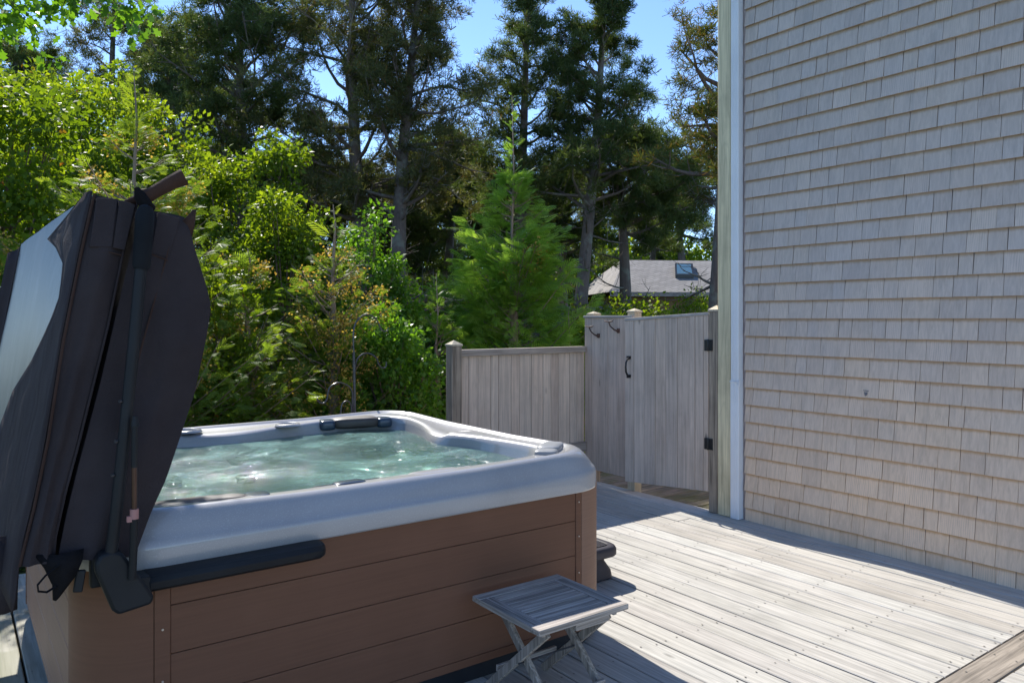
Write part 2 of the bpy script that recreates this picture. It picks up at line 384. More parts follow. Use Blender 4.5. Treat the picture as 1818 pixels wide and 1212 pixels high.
def thing(name, loc, label, cat, group=None):
    o = bpy.data.objects.new(name, None); o.location = loc; o.empty_display_size = 0.2
    COL.objects.link(o); return tag(o, label, cat, group)

# ------------------------------------------------------------ ground
def build_ground():
    b = MB(); n = 70; vs = []
    xs = [math.copysign(abs(t)**2.2*260, t) for t in np.linspace(-1, 1, n)]
    for x in xs:
        for y in xs:
            z = -0.42 + 0.10*noise.noise(Vector((x*0.12, y*0.12, 3))) + (0.004*max(0, math.hypot(x, y)-25))*noise.noise(Vector((x*0.02, y*0.02, 7)))
            vs.append((x+3, y+4, z))
    fs = [(i*n+j, (i+1)*n+j, (i+1)*n+j+1, i*n+j+1) for i in range(n-1) for j in range(n-1)]
    b.add(vs, fs); tag(b.build('ground', 'ground', smooth='all'), kind='structure')
build_ground()

# ------------------------------------------------------------ deck
WX = 4.94           # plane of the house wall, the gate and the tall fence
def plank(b, x0, x1, y0, y1, z, t=0.036, c=0.004, mat=0, along='y'):
    if along == 'y':
        pr = [(x0, z-t), (x0, z-c), (x0+c, z), (x1-c, z), (x1, z-c), (x1, z-t)]
        vs = [(x, y0, zz) for x, zz in pr] + [(x, y1, zz) for x, zz in pr]
    else:
        pr = [(y1, z-t), (y1, z-c), (y1-c, z), (y0+c, z), (y0, z-c), (y0, z-t)]
        vs = [(x0, y, zz) for y, zz in pr] + [(x1, y, zz) for y, zz in pr]
    fs = [(i, i+1, i+7, i+6) for i in range(5)] + [(0, 5, 4, 3, 2, 1), (6, 7, 8, 9, 10, 11), (5, 0, 6, 11)]
    b.add(vs, [f[::-1] for f in fs], mat)
def build_deck():
    rnd = random.Random(5); b = MB(); pitch = 0.1455; wd = 0.1385
    x = WX - 0.165; strips = [(WX-0.160, WX-0.002)]
    while x > -2.6:
        strips.append((x-wd, x-0.0)); x -= pitch
    strips[0] = (WX-0.158, WX+0.03)
    for k, (a, c) in enumerate(strips):
        for (lo, hi) in ((1.548, 5.5), (-2.2, 1.392)):
            y = lo; cuts = [lo]
            if rnd.random() < 0.45 and hi-lo > 3 and k > 0: cuts.append(lo + rnd.choice([1.2, 1.6, 2.0, 2.4, 2.8]))
            cuts.append(hi)
            for y0, y1 in zip(cuts[:-1], cuts[1:]):
                dz = rnd.uniform(-0.0015, 0.0015)
                plank(b, a+rnd.uniform(0, 0.0025), c-rnd.uniform(0, 0.0025), y0+0.002, y1-0.002, dz)
            for jy in np.arange(lo+0.035, hi, 0.47):
                for sx in (a+0.028, c-0.03):
                    cx = sx+rnd.uniform(-0.006, 0.006); cy = jy+rnd.uniform(-0.02, 0.02); r = 0.0046; zt = 0.0022
                    b.add([(cx+r*math.cos(t), cy+r*1.2*math.sin(t), zt) for t in np.linspace(0, 2*math.pi, 7)[:-1]], [tuple(range(6))], 1)
    o = b.build('deck', ['deck', 'screw']); tag(o, kind='structure')
    b = MB(); plank(b, -2.6, WX+0.03, 1.397, 1.543, 0.001, mat=0, along='x')
    for cx in np.arange(-2.5, WX, 0.29):
        for cy in (1.425, 1.515):
            b.add([(cx+0.005*math.cos(t), cy+0.005*math.sin(t), 0.0035) for t in np.linspace(0, 2*math.pi, 7)[:-1]], [tuple(range(6))], 1)
    tag(b.build('deck_cross_board', ['cross', 'screw']), kind='structure')
    b = MB()
    for jy in np.arange(-2.1, 5.5, 0.406): b.box(-2.6, WX, jy-0.02, jy+0.02, -0.25, -0.038)
    b.box(-2.6, WX, 5.46, 5.5, -0.3, -0.038); b.box(-2.62, -2.58, -2.2, 5.46, -0.3, -0.038)
    tag(b.build('deck_joists', 'dirt'), kind='structure')
    # lower landing behind the gate, boards running away from the house
    b = MB(); y = 3.86; rn = random.Random(8)
    while y < 5.75:
        plank(b, WX+0.035, 6.7, y, y+0.134, -0.045+rn.uniform(-0.001, 0.001), along='x'); y += 0.14
    plank(b, WX+0.034, 6.7, y+0.006, y+0.10, -0.012, along='x', t=0.09)
    tag(b.build('lower_deck', 'mossy'), kind='structure')
build_deck()

# ------------------------------------------------------------ house
def build_house():
    h = thing('shingled_house', (WX+2, 1, 0), 'house wall of weathered grey cedar shingles filling the right side', 'house')
    rnd = random.Random(11)
    b = MB(); Y1 = 3.665; Y0 = -2.6; zc = 0.100; exp = 0.1317
    def course(z0, ztop, thick, back):
        y = Y1
        while y > Y0:
            wd = rnd.choice([0.09, 0.1, 0.11, 0.12, 0.13, 0.14, 0.15, 0.17, 0.19, 0.22]) * rnd.uniform(0.92, 1.08)
            if y == Y1: wd *= rnd.uniform(0.35, 1)
            ya = max(y - wd, Y0); g = 0.0012 + (0.0012 if rnd.random() < 0.3 else 0)
            dz = rnd.uniform(-0.001, 0.001); t = thick + rnd.uniform(-0.0015, 0.002); k = rnd.uniform(-0.002, 0.002)
            b.add([(WX-t, ya+g, z0+dz), (WX-t, y-g, z0+dz+k*0.4), (WX-0.001-back, y-g-k, ztop), (WX-0.001-back, ya+g-k, ztop), (WX+0.003, ya+g, z0+dz), (WX+0.003, y-g, z0+dz)],
                  [(0, 3, 2, 1), (0, 1, 5, 4), (0, 4, 3), (1, 2, 5)])
            y = ya
    course(-0.02, 0.14, 0.012, 0)
    z = zc
    while z < 5.6:
        course(z, z+exp*1.12, 0.021, 0); z += exp
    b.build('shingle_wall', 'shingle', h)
    b = MB(); b.box(WX+0.004, WX+6, Y0, Y1+0.108, -0.42, 5.7); b.build('wall', 'pinkwall', h)
    b = MB()
    b.add([(WX-0.3, Y0-0.3, 5.6), (WX+6.3, Y0-0.3, 5.6), (WX+6.3, Y1+0.25, 5.6), (WX-0.3, Y1+0.25, 5.6), (WX+3, Y0-0.3, 7.6), (WX+3, Y1+0.25, 7.6),
           (WX-0.3, Y0-0.3, 5.75), (WX+6.3, Y0-0.3, 5.75), (WX+6.3, Y1+0.25, 5.75), (WX-0.3, Y1+0.25, 5.75)],
          [(0, 3, 2, 1), (6, 4, 5, 9), (7, 8, 5, 4), (0, 1, 7, 6), (2, 3, 9, 8), (6, 7, 4), (8, 9, 5), (1, 2, 8, 7), (3, 0, 6, 9)])
    b.build('roof', 'roof', h)
    # white downspout with joint
    b = MB()
    def rp(y0, y1, x0, z0, z1):   # fluted front
        prof = [(WX-0.001, y0), (x0+0.006, y0), (x0, y0+0.006)]
        nfl = 4; wv = (y1-y0-0.012)/nfl
        for i in range(nfl):
            ys = y0+0.006+wv*i
            prof += [(x0, ys+wv*0.18), (x0+0.004, ys+wv*0.32), (x0+0.004, ys+wv*0.62), (x0, ys+wv*0.78)]
        prof += [(x0, y1-0.006), (x0+0.006, y1), (WX-0.001, y1)]
        b.rings([[(x, y, z0) for x, y in prof], [(x, y, z1) for x, y in prof]], capa=True, capb=True)
    rp(3.690, 3.762, WX-0.062, 1.06, 5.6); rp(3.687, 3.765, WX-0.0645, 0.004, 1.075)
    ds = b.build('downspout', 'white', h)
    b = MB(); b.box(WX-0.068, WX-0.0640, 3.685, 3.767, 1.058, 1.064); b.box(WX-0.07, WX-0.060, 3.675, 3.6835, 1.03, 1.07)
    b.build('joint_clip', 'white', ds)
    b = MB(); b.box(WX-0.045, WX+0.09, 3.776, 3.898, 0.002, 5.6); b.build('corner_post', 'tall', h, bevel=0.006)
    b = MB(); x = WX-0.0225   # faded printed mark on one shingle
    b.add([(x, 2.716, 1.071), (x, 2.678, 1.070), (x, 2.678, 1.066), (x, 2.716, 1.067)], [(0, 1, 2, 3)])
    b.add([(x, 2.709, 1.060), (x, 2.702, 1.057), (x, 2.694, 1.057), (x, 2.686, 1.061), (x, 2.687, 1.045), (x, 2.692, 1.036), (x, 2.698, 1.037), (x, 2.703, 1.030), (x, 2.707, 1.042)], [tuple(range(9))])
    b.build('printed_mark', 'mark', h, solid=0.001)
build_house()

# ------------------------------------------------------------ fences and gate
def post_cap(b, cx, cy, hw, z0, hh=0.035, over=0.006):
    o = hw+over
    b.box(cx-o, cx+o, cy-o, cy+o, z0, z0+0.014)
    b.add([(cx-o, cy-o, z0+0.014), (cx+o, cy-o, z0+0.014), (cx+o, cy+o, z0+0.014), (cx-o, cy+o, z0+0.014), (cx, cy, z0+0.014+hh)],
          [(0, 1, 4), (1, 2, 4), (2, 3, 4), (3, 0, 4)])
def build_fences():
    rnd = random.Random(3)
    # low fence: runs from the tall panel to the free post behind the spa
    lf = thing('low_fence', (4.2, 5.5, 0), 'low board fence with a top rail, behind the spa', 'fence')
    b = MB(); x = 3.50; 
    while x < WX-0.02:
        w_ = min(rnd.choice([0.085, 0.095, 0.12, 0.135]), WX-0.0185-x)
        b.box(x+0.002, x+w_-0.002, 5.500+rnd.uniform(-.003, .003), 5.520, 0.08, 1.225); x += w_
    b.box(3.50, WX-0.019, 5.5205, 5.526, 0.082, 1.22); b.build('boards', 'fence', lf, bevel=0.003)  # thin sheet behind the boards, added to block sun through the gaps
    b = MB(); b.box(3.495, WX-0.0315, 5.462, 5.535, 1.226, 1.282); b.build('top_rail', 'rail', lf, bevel=0.004)
    b = MB(); b.box(3.495, WX-0.0225, 5.462, 5.497, 0.28, 0.37); b.build('bottom_rail', 'rail', lf, bevel=0.004)
    b = MB(); b.box(3.395, 3.493, 5.452, 5.55, -0.4, 1.315); p = b.build('post', 'post', lf, bevel=0.004)
    b = MB(); post_cap(b, 3.444, 5.501, 0.049, 1.316); b.build('post_cap', 'fresh', p)
    # tall panel with hooks
    tf = thing('tall_fence_panel', (WX, 5.2, 0), 'narrow tall fence panel with two whale tail hooks beside the gate', 'fence')
    b = MB(); y = 4.862
    ws = [0.075, 0.125, 0.115, 0.105, 0.115, 0.10]
    for i, w_ in enumerate(ws):
        b.box(WX-0.018+rnd.uniform(-.003, .003), WX+0.002, y+0.0018, y+w_-0.0018, 0.115, 1.552); y += w_
    b.box(WX+0.0022, WX+0.0028, 4.865, 5.498, 0.12, 1.55); b.build('boards', 'gate', tf, bevel=0.002)  # back sheet added so that no sun passes between the boards
    b = MB(); b.box(WX-0.03, WX+0.010, 4.855, 5.505, 1.553, 1.575); b.build('top_cap', 'railY', tf, bevel=0.003)
    for z in (1.35, 0.25): b = MB(); b.box(WX+0.003, WX+0.04, 4.953, 5.40, z, z+0.09); b.build('back_rail', 'railY', tf)
    for (yy, zz) in ((5.30, 1.385), (5.035, 1.435)):
        b = MB(); x0 = WX-0.022
        b.tube([(x0, yy, zz), (x0-0.012, yy, zz-0.002), (x0-0.035, yy+0.020, zz+0.012), (x0-0.055, yy+0.05, zz+0.045), (x0-0.058, yy+0.062, zz+0.075)], [0.011, 0.009, 0.007, 0.006, 0.006], 8)
        b.tube([(x0+0.003, yy, zz+0.02), (x0-0.004, yy, zz-0.018)], [0.017, 0.013], 8)
        c = Vector((x0-0.058, yy+0.062, zz+0.078))
        for sg in (-1, 1):
            b.tube([c, c+Vector((-0.004, sg*0.02, 0.007)), c+Vector((-0.006, sg*0.044, 0.010)), c+Vector((0.0, sg*0.062, 0.022))], [0.008, 0.013, 0.011, 0.002], 8, flat=0.4)
        b.build('whale_tail_hook', 'rust', tf, smooth=True)
    b = MB(); b.box(WX+0.012, WX+0.098, 5.405, 5.492, -0.4, 1.58); p = b.build('post', 'post', tf)
    b = MB(); post_cap(b, WX+0.055, 5.4485, 0.0435, 1.581, 0.022); b.build('post_cap', 'fresh', p)
    b = MB(); b.box(WX+0.012, WX+0.098, 4.862, 4.950, -0.4, 1.602); p = b.build('post', 'fresh', tf)
    b = MB(); post_cap(b, WX+0.055, 4.906, 0.044, 1.603, 0.024); b.build('post_cap', 'fresh', p)
    # hinge post
    hp = thing('gate_post', (WX, 3.96, 0), 'square weathered post carrying the gate hinges beside the house corner', 'post')
    b = MB(); b.box(WX-0.040, WX+0.05, 3.903, 3.990, 0.002, 1.605); b.build('post', 'post', hp, bevel=0.004)
    b = MB(); post_cap(b, WX+0.005, 3.9465, 0.0435, 1.606, 0.035); b.build('post_cap', 'fresh', hp)
    # gate, a little ajar and sagging at its free end
    g = thing('gate', (WX, 4.0, 0), 'grey board gate hanging slightly ajar with a black pull handle', 'gate')
    hx, hy = WX-0.010, 3.998; fx, fy = WX-0.115, 4.842
    def gp(u, out, z):   # u 0 hinge .. 1 free end
        dx, dy = fx-hx, fy-hy; L = math.hypot(dx, dy); nx, ny = -dy/L, dx/L
        sag = -0.050*u
        return (hx+dx*u+nx*out, hy+dy*u+ny*out, z+sag)
    def gbox(b, u0, u1, o0, o1, z0, z1, mat=0):
        vs = [gp(u0, o0, z0), gp(u1, o0, z0), gp(u1, o1, z0), gp(u0, o1, z0), gp(u0, o0, z1), gp(u1, o0, z1), gp(u1, o1, z1), gp(u0, o1, z1)]
        b.add(vs, [(0, 3, 2, 1), (4, 5, 6, 7), (0, 1, 5, 4), (1, 2, 6, 5), (2, 3, 7, 6), (3, 0, 4, 7)], mat)
    b = MB(); us = [0.004, 0.06, 0.155, 0.215, 0.355, 0.49, 0.62, 0.755, 0.885, 0.998]
    for i, (u0, u1) in enumerate(zip(us[:-1], us[1:])):
        gbox(b, u0+0.0022, u1-0.0022, -0.001, 0.019+rnd.uniform(-0.004, 0.003), 0.162, 1.575)
    gbox(b, 0.006, 0.996, -0.0018, -0.0012, 0.165, 1.57); b.build('boards', 'gate', g, bevel=0.002)  # added backing sheet keeps sunlight from coming through the board gaps
    b = MB(); gbox(b, 0.0, 1.0, -0.045, 0.026, 1.576, 1.6); b.build('top_cap', 'railY', g, bevel=0.003)
    for z in (1.3, 0.28): b = MB(); gbox(b, 0.02, 0.98, -0.04, -0.002, z, z+0.09); b.build('back_rail', 'railY', g)
    b = MB(); u = 0.945; zc = 1.12
    for z in (zc+0.082, zc-0.082):
        gbox(b, u-0.026, u+0.026, 0.0195, 0.026, z-0.014+0.05, z+0.014+0.05)
    b.tube([gp(u, 0.024, zc+0.128), gp(u, 0.045, zc+0.118), gp(u, 0.062, zc+0.09), gp(u, 0.066, zc+0.05), gp(u, 0.062, zc+0.01), gp(u, 0.045, zc-0.018), gp(u, 0.024, zc-0.028)],
           [0.009, 0.009, 0.0085, 0.0085, 0.0085, 0.009, 0.009], 8)
    b.build('handle', 'black', g, smooth=True)
    for z in (1.335, 0.545):
        b = MB(); gbox(b, 0.008, 0.048, 0.0195, 0.027, z-0.045, z+0.045)
        b.box(WX-0.047, WX-0.0405, 3.948, 3.986, z-0.045, z+0.045)
        b.tube([(WX-0.046, 3.994, z-0.047), (WX-0.046, 3.994, z+0.047)], 0.009, 8)
        b.build('hinge', 'black', g, bevel=0.002)
build_fences()

# ------------------------------------------------------------ hot tub
TX0, TX1, TY0, TY1 = 0.30, 2.625, 2.675, 4.89
def rrect(inset, r, N=20, x0=TX0, x1=TX1, y0=TY0, y1=TY1, M_=26):
    """rounded rectangle, counter-clockwise from the near left corner's end; same point count for every inset"""
    x0 += inset; x1 -= inset; y0 += inset; y1 -= inset; pts = []
    cs = [(x0+r, y0+r, math.pi, 1.5*math.pi), (x1-r, y0+r, 1.5*math.pi, 2*math.pi), (x1-r, y1-r, 0, 0.5*math.pi), (x0+r, y1-r, 0.5*math.pi, math.pi)]
    for i, (cx, cy, a0, a1) in enumerate(cs):
        for k in range(N+1):
            a = a0+(a1-a0)*k/N; pts.append((cx+r*math.cos(a), cy+r*math.sin(a)))
        nx = cs[(i+1) % 4]; q = (nx[0]+r*math.cos(nx[2]), nx[1]+r*math.sin(nx[2])); p = pts[-1]
        for k in range(1, M_): pts.append((p[0]+(q[0]-p[0])*k/M_, p[1]+(q[1]-p[1])*k/M_))
    return pts
WZ = 0.815
def build_tub():
    t = thing('hot_tub', (1.46, 3.78, 0), 'hot tub with pale green water, brown plank sides and a pearl grey rim', 'hot tub')
    def lobe(x, y):
        """how far the inner opening bulges in at the middle of each side (0..1)"""
        cx, cy = (TX0+TX1)/2, (TY0+TY1)/2; u = (x-cx)/((TX1-TX0)/2); v = (y-cy)/((TY1-TY0)/2)
        if abs(u) > abs(v):
            return (math.exp(-((v-(0.12 if u > 0 else 0))/0.33)**2) if abs(v) < 1 else 0)*1.25
        return math.exp(-((u+(0.15 if v > 0 else 0.05))/0.40)**2)*(1.0 if v > 0 else 0.35)
    def crn(x, y):
        cx, cy = (TX0+TX1)/2, (TY0+TY1)/2; u = abs((x-cx)/((TX1-TX0)/2)); v = abs((y-cy)/((TY1-TY0)/2))
        return max(0, min(u, v)-0.35)/0.65
    prof = [(0.02, 0.735, 0.26, 0), (0.003, 0.738, 0.27, 0), (0.0, 0.745, 0.28, 0), (0.0, 0.80, 0.28, 0), (0.001, 0.808, 0.28, 0), (0.008, 0.815, 0.275, 0), (0.014, 0.819, 0.275, 0), (0.026, 0.842, 0.27, 0),
            (0.045, 0.870, 0.26, 0), (0.062, 0.890, 0.255, 0), (0.078, 0.900, 0.25, 0), (0.092, 0.9025, 0.25, 0), (0.104, 0.900, 0.25, 0), (0.112, 0.892, 0.245, 0.0), (0.120, 0.888, 0.245, 0.05),
            (0.150, 0.889, 0.24, 0.2), (0.175, 0.889, 0.25, 0.6), (0.195, 0.884, 0.25, 0.9), (0.207, 0.872, 0.26, 1), (0.213, 0.855, 0.26, 1), (0.222, 0.82, 0.27, 1), (0.235, 0.78, 0.28, 1),
            (0.26, 0.72, 0.3, 1), (0.32, 0.69, 0.3, 0.9), (0.38, 0.675, 0.3, 0.6), (0.60, 0.665, 0.25, 0.3), (0.65, 0.64, 0.22, 0.1), (0.69, 0.42, 0.2, 0), (0.74, 0.25, 0.18, 0)]
    rows = []
    for ins, z, r, lf in prof:
        base = rrect(ins, r); out = rrect(0, 0.28); row = []
        cx, cy = (TX0+TX1)/2, (TY0+TY1)/2
        for (x, y), (ox, oy) in zip(base, out):
            L = lobe(ox, oy)*0.085*lf
            if abs((ox-cx)/(TX1-TX0)) > abs((oy-cy)/(TY1-TY0)): x += -L if x > cx else L
            else: y += -L if y > cy else L
            zz = z + (0.016*crn(ox, oy) if 0.82 < z or ins < 0.2 and z > 0.81 else 0)*(1 if ins < 0.21 else 0)
            if 0.145 < ins < 0.21 and oy > cy: zz -= 0.012*lobe(ox, oy)
            row.append((x, y, zz))
        rows.append(row)
    b = MB(); b.rings(rows); n = len(rows[0])
    last = rows[-1]; c = (sum(p[0] for p in last)/n, sum(p[1] for p in last)/n, 0.195)
    b.add(last+[c], [(k, (k+1) % n, n) for k in range(n)])
    shell = b.build('shell', 'shell', t, smooth='all')
    # water surface
    wrow = rows[20]; cx = (TX0+TX1)/2; cy = (TY0+TY1)/2; K = 56; ww = []
    for k in range(K+1):
        s = 1.012*(1-k/K) + 0.0005; row = []
        for (x, y, _) in wrow:
            px, py = cx+(x-cx)*s, cy+(y-cy)*s
            ed = min(1, (1-s)*8+0.2)
            h = 0.010*noise.noise(Vector((px*4.5, py*4.5, 1))) + 0.005*noise.noise(Vector((px*13, py*13, 5)))
            ri = math.exp(-(((px-2.15)/0.35)**2 + ((py-3.6)/0.5)**2))
            h += ri*0.012*abs(noise.noise(Vector((px*22, py*22, 9))))
            row.append((px, py, WZ+h*ed))
        ww.append(row)
    b = MB(); b.rings(ww, capb=True); b.build('water', 'water', t, smooth='all')
    # skirt panels: each of five planks with a groove between
    zs = [0.082, 0.119, 0.280, 0.442, 0.603, 0.752]
    sx0, sx1, sy0, sy1, rr = TX0+0.022, TX1-0.015, TY0+0.025, TY1-0.02, 0.215
    def planks(b, fn):
        for z0, z1 in zip(zs[:-1], zs[1:]):
            fn(b, z0+0.0009, z1-0.0009)
    b = MB(); planks(b, lambda b, a, c: b.box(sx0+rr+0.0525, sx1-rr-0.0365, sy0, sy0+0.02, a, c)); b.build('side_panel', 'panel', t, bevel=0.002)
    b = MB(); planks(b, lambda b, a, c: b.box(sx0+rr, sx1-rr, sy1-0.02, sy1, a, c)); b.build('side_panel', 'panel', t, bevel=0.003)
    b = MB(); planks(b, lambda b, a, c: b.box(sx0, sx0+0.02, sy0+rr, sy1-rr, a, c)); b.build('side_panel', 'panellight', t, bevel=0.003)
    b = MB(); planks(b, lambda b, a, c: b.box(sx1-0.02, sx1, sy0+rr, sy1-rr, a, c)); b.build('side_panel', 'panel', t, bevel=0.003)
    for i, (qx, qy, a0) in enumerate(((sx0+rr, sy0+rr, math.pi), (sx1-rr, sy0+rr, 1.5*math.pi), (sx1-rr, sy1-rr, 0), (sx0+rr, sy1-rr, 0.5*math.pi))):
        b = MB(); r1 = rr+0.003; r2 = rr-0.02
        ring = [(qx+r1*math.cos(a0+math.pi/2*k/14), qy+r1*math.sin(a0+math.pi/2*k/14)) for k in range(15)] + [(qx+r2*math.cos(a0+math.pi/2*k/14), qy+r2*math.sin(a0+math.pi/2*k/14)) for k in range(14, -1, -1)]
        b.rings([[(x, y, 0.079) for x, y in ring], [(x, y, 0.755) for x, y in ring]], capa=True, capb=True)
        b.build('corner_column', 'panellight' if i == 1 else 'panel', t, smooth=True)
    for x0, x1 in ((sx0+rr+0.002, sx0+rr+0.052), (sx1-rr-0.036, sx1-rr-0.001)):
        b = MB(); b.box(x0, x1, sy0-0.004, sy0+0.02, 0.082, 0.752); tr = b.build('trim_strip', 'panel', t, bevel=0.003)
        for z in (0.69, 0.53, 0.36, 0.18):
            b = MB(); xc = (x0+x1)/2; b.tube([(xc, sy0-0.003, z), (xc, sy0-0.0075, z)], [0.0042, 0.0035], 10); b.build('screw', 'pinscrew', tr)
    b = MB(); ring = rrect(0.062, 0.16); b.rings([[(x, y, 0.001) for x, y in ring], [(x, y, 0.081) for x, y in ring]], capb=True)
    b.build('base', 'base', t)
    # headrests and fittings on the rim
    def blob(b, c, sx, sy, sz, rot=0, p=2.6, n=24, m=14):
        rws = []
        for i in range(m+1):
            ph = -math.pi/2+math.pi*i/m; rw = []
            for k in range(n):
                th = 2*math.pi*k/n
                f = lambda v, e: math.copysign(abs(v)**e, v)
                x = sx*f(math.cos(ph), 2/p)*f(math.cos(th), 2/p); y = sy*f(math.cos(ph), 2/p)*f(math.sin(th), 2/p); z = sz*f(math.sin(ph), 2/p)
                rw.append((c[0]+x*math.cos(rot)-y*math.sin(rot), c[1]+x*math.sin(rot)+y*math.cos(rot), c[2]+z))
            rws.append(rw)
        b.rings(rws)
    def headrest(c, hx, hy, rot, matm, mt='pillowtrim', zz=0.03):
        b = MB(); blob(b, c, hx, hy, zz, rot, 4.0); hr = b.build('headrest', matm, t, smooth='all')
        for sg in (-1, 1):
            b = MB(); d = (math.cos(rot)*(hx+0.03)*sg, math.sin(rot)*(hx+0.03)*sg)
            blob(b, (c[0]+d[0], c[1]+d[1], c[2]-0.006), 0.052, hy*0.97, zz*0.93, rot, 4.5); b.build('headrest_end', mt, hr, smooth='all')
    headrest((2.15, 4.655, 0.868), 0.155, 0.075, rad(-14), 'pillowdark', zz=0.036)
    headrest((2.395, 2.935, 0.900), 0.075, 0.058, rad(42), 'pillowgrey', 'pillowgrey', 0.028)
    headrest((0.70, 2.885, 0.874), 0.20, 0.05, rad(-4), 'pillowdark')
    headrest((1.30, 2.870, 0.876), 0.07, 0.035, 0, 'pillowtrim', 'pillowtrim', 0.020)
    headrest((1.70, 2.870, 0.874), 0.13, 0.04, 0, 'shell', 'shell', 0.018)
    for (x, y, z) in ((1.70, 4.665, 0.893), (1.12, 4.70, 0.899)):   # cup holders
        b = MB(); R_ = 0.052
        ring = lambda r, zz: [(x+r*math.cos(2*math.pi*k/28), y+r*math.sin(2*math.pi*k/28), zz) for k in range(28)]
        b.rings([ring(R_+0.028, z-0.010), ring(R_+0.02, z+0.001), ring(R_+0.006, z+0.004), ring(R_, z), ring(R_-0.004, z-0.012)])
        b.build('cup_holder', 'shell', t, smooth='all')
        b = MB(); b.rings([ring(R_-0.003, z-0.006), ring(0.001, z-0.0065)]); b.build('cup_well', 'pillowgrey', t)
    # jets: round grilles standing on the seat and back
    for i, (x, y, z, s) in enumerate(((1.36, 4.555, 0.730, 0.06), (1.57, 4.575, 0.730, 0.06), (2.16, 4.44, 0.715, 0.065), (1.30, 4.20, 0.69, 0.05), (0.95, 4.30, 0.69, 0.045), (2.2, 3.35, 0.69, 0.05))):
        b = MB()
        for rr_ in (1.0, 0.72, 0.42):
            ring = [(x+s*rr_*math.cos(2*math.pi*k/20), y+s*rr_*math.sin(2*math.pi*k/20), z) for k in range(21)]
            b.tube(ring, s*0.11, 6, cap=False)
        b.tube([(x, y, z), (x, y, z+0.012)], s*0.2, 10)
        for a in range(4):
            an = a*math.pi/2+0.3; b.bar((x+s*math.cos(an), y+s*math.sin(an), z), (x, y, z), 0.006, 0.006)
        b.tube([(x, y, z-0.004), (x, y, z-0.03)], [s, s], 16)
        b.build('jet', 'grill', t, smooth=True)
    return t
build_tub()

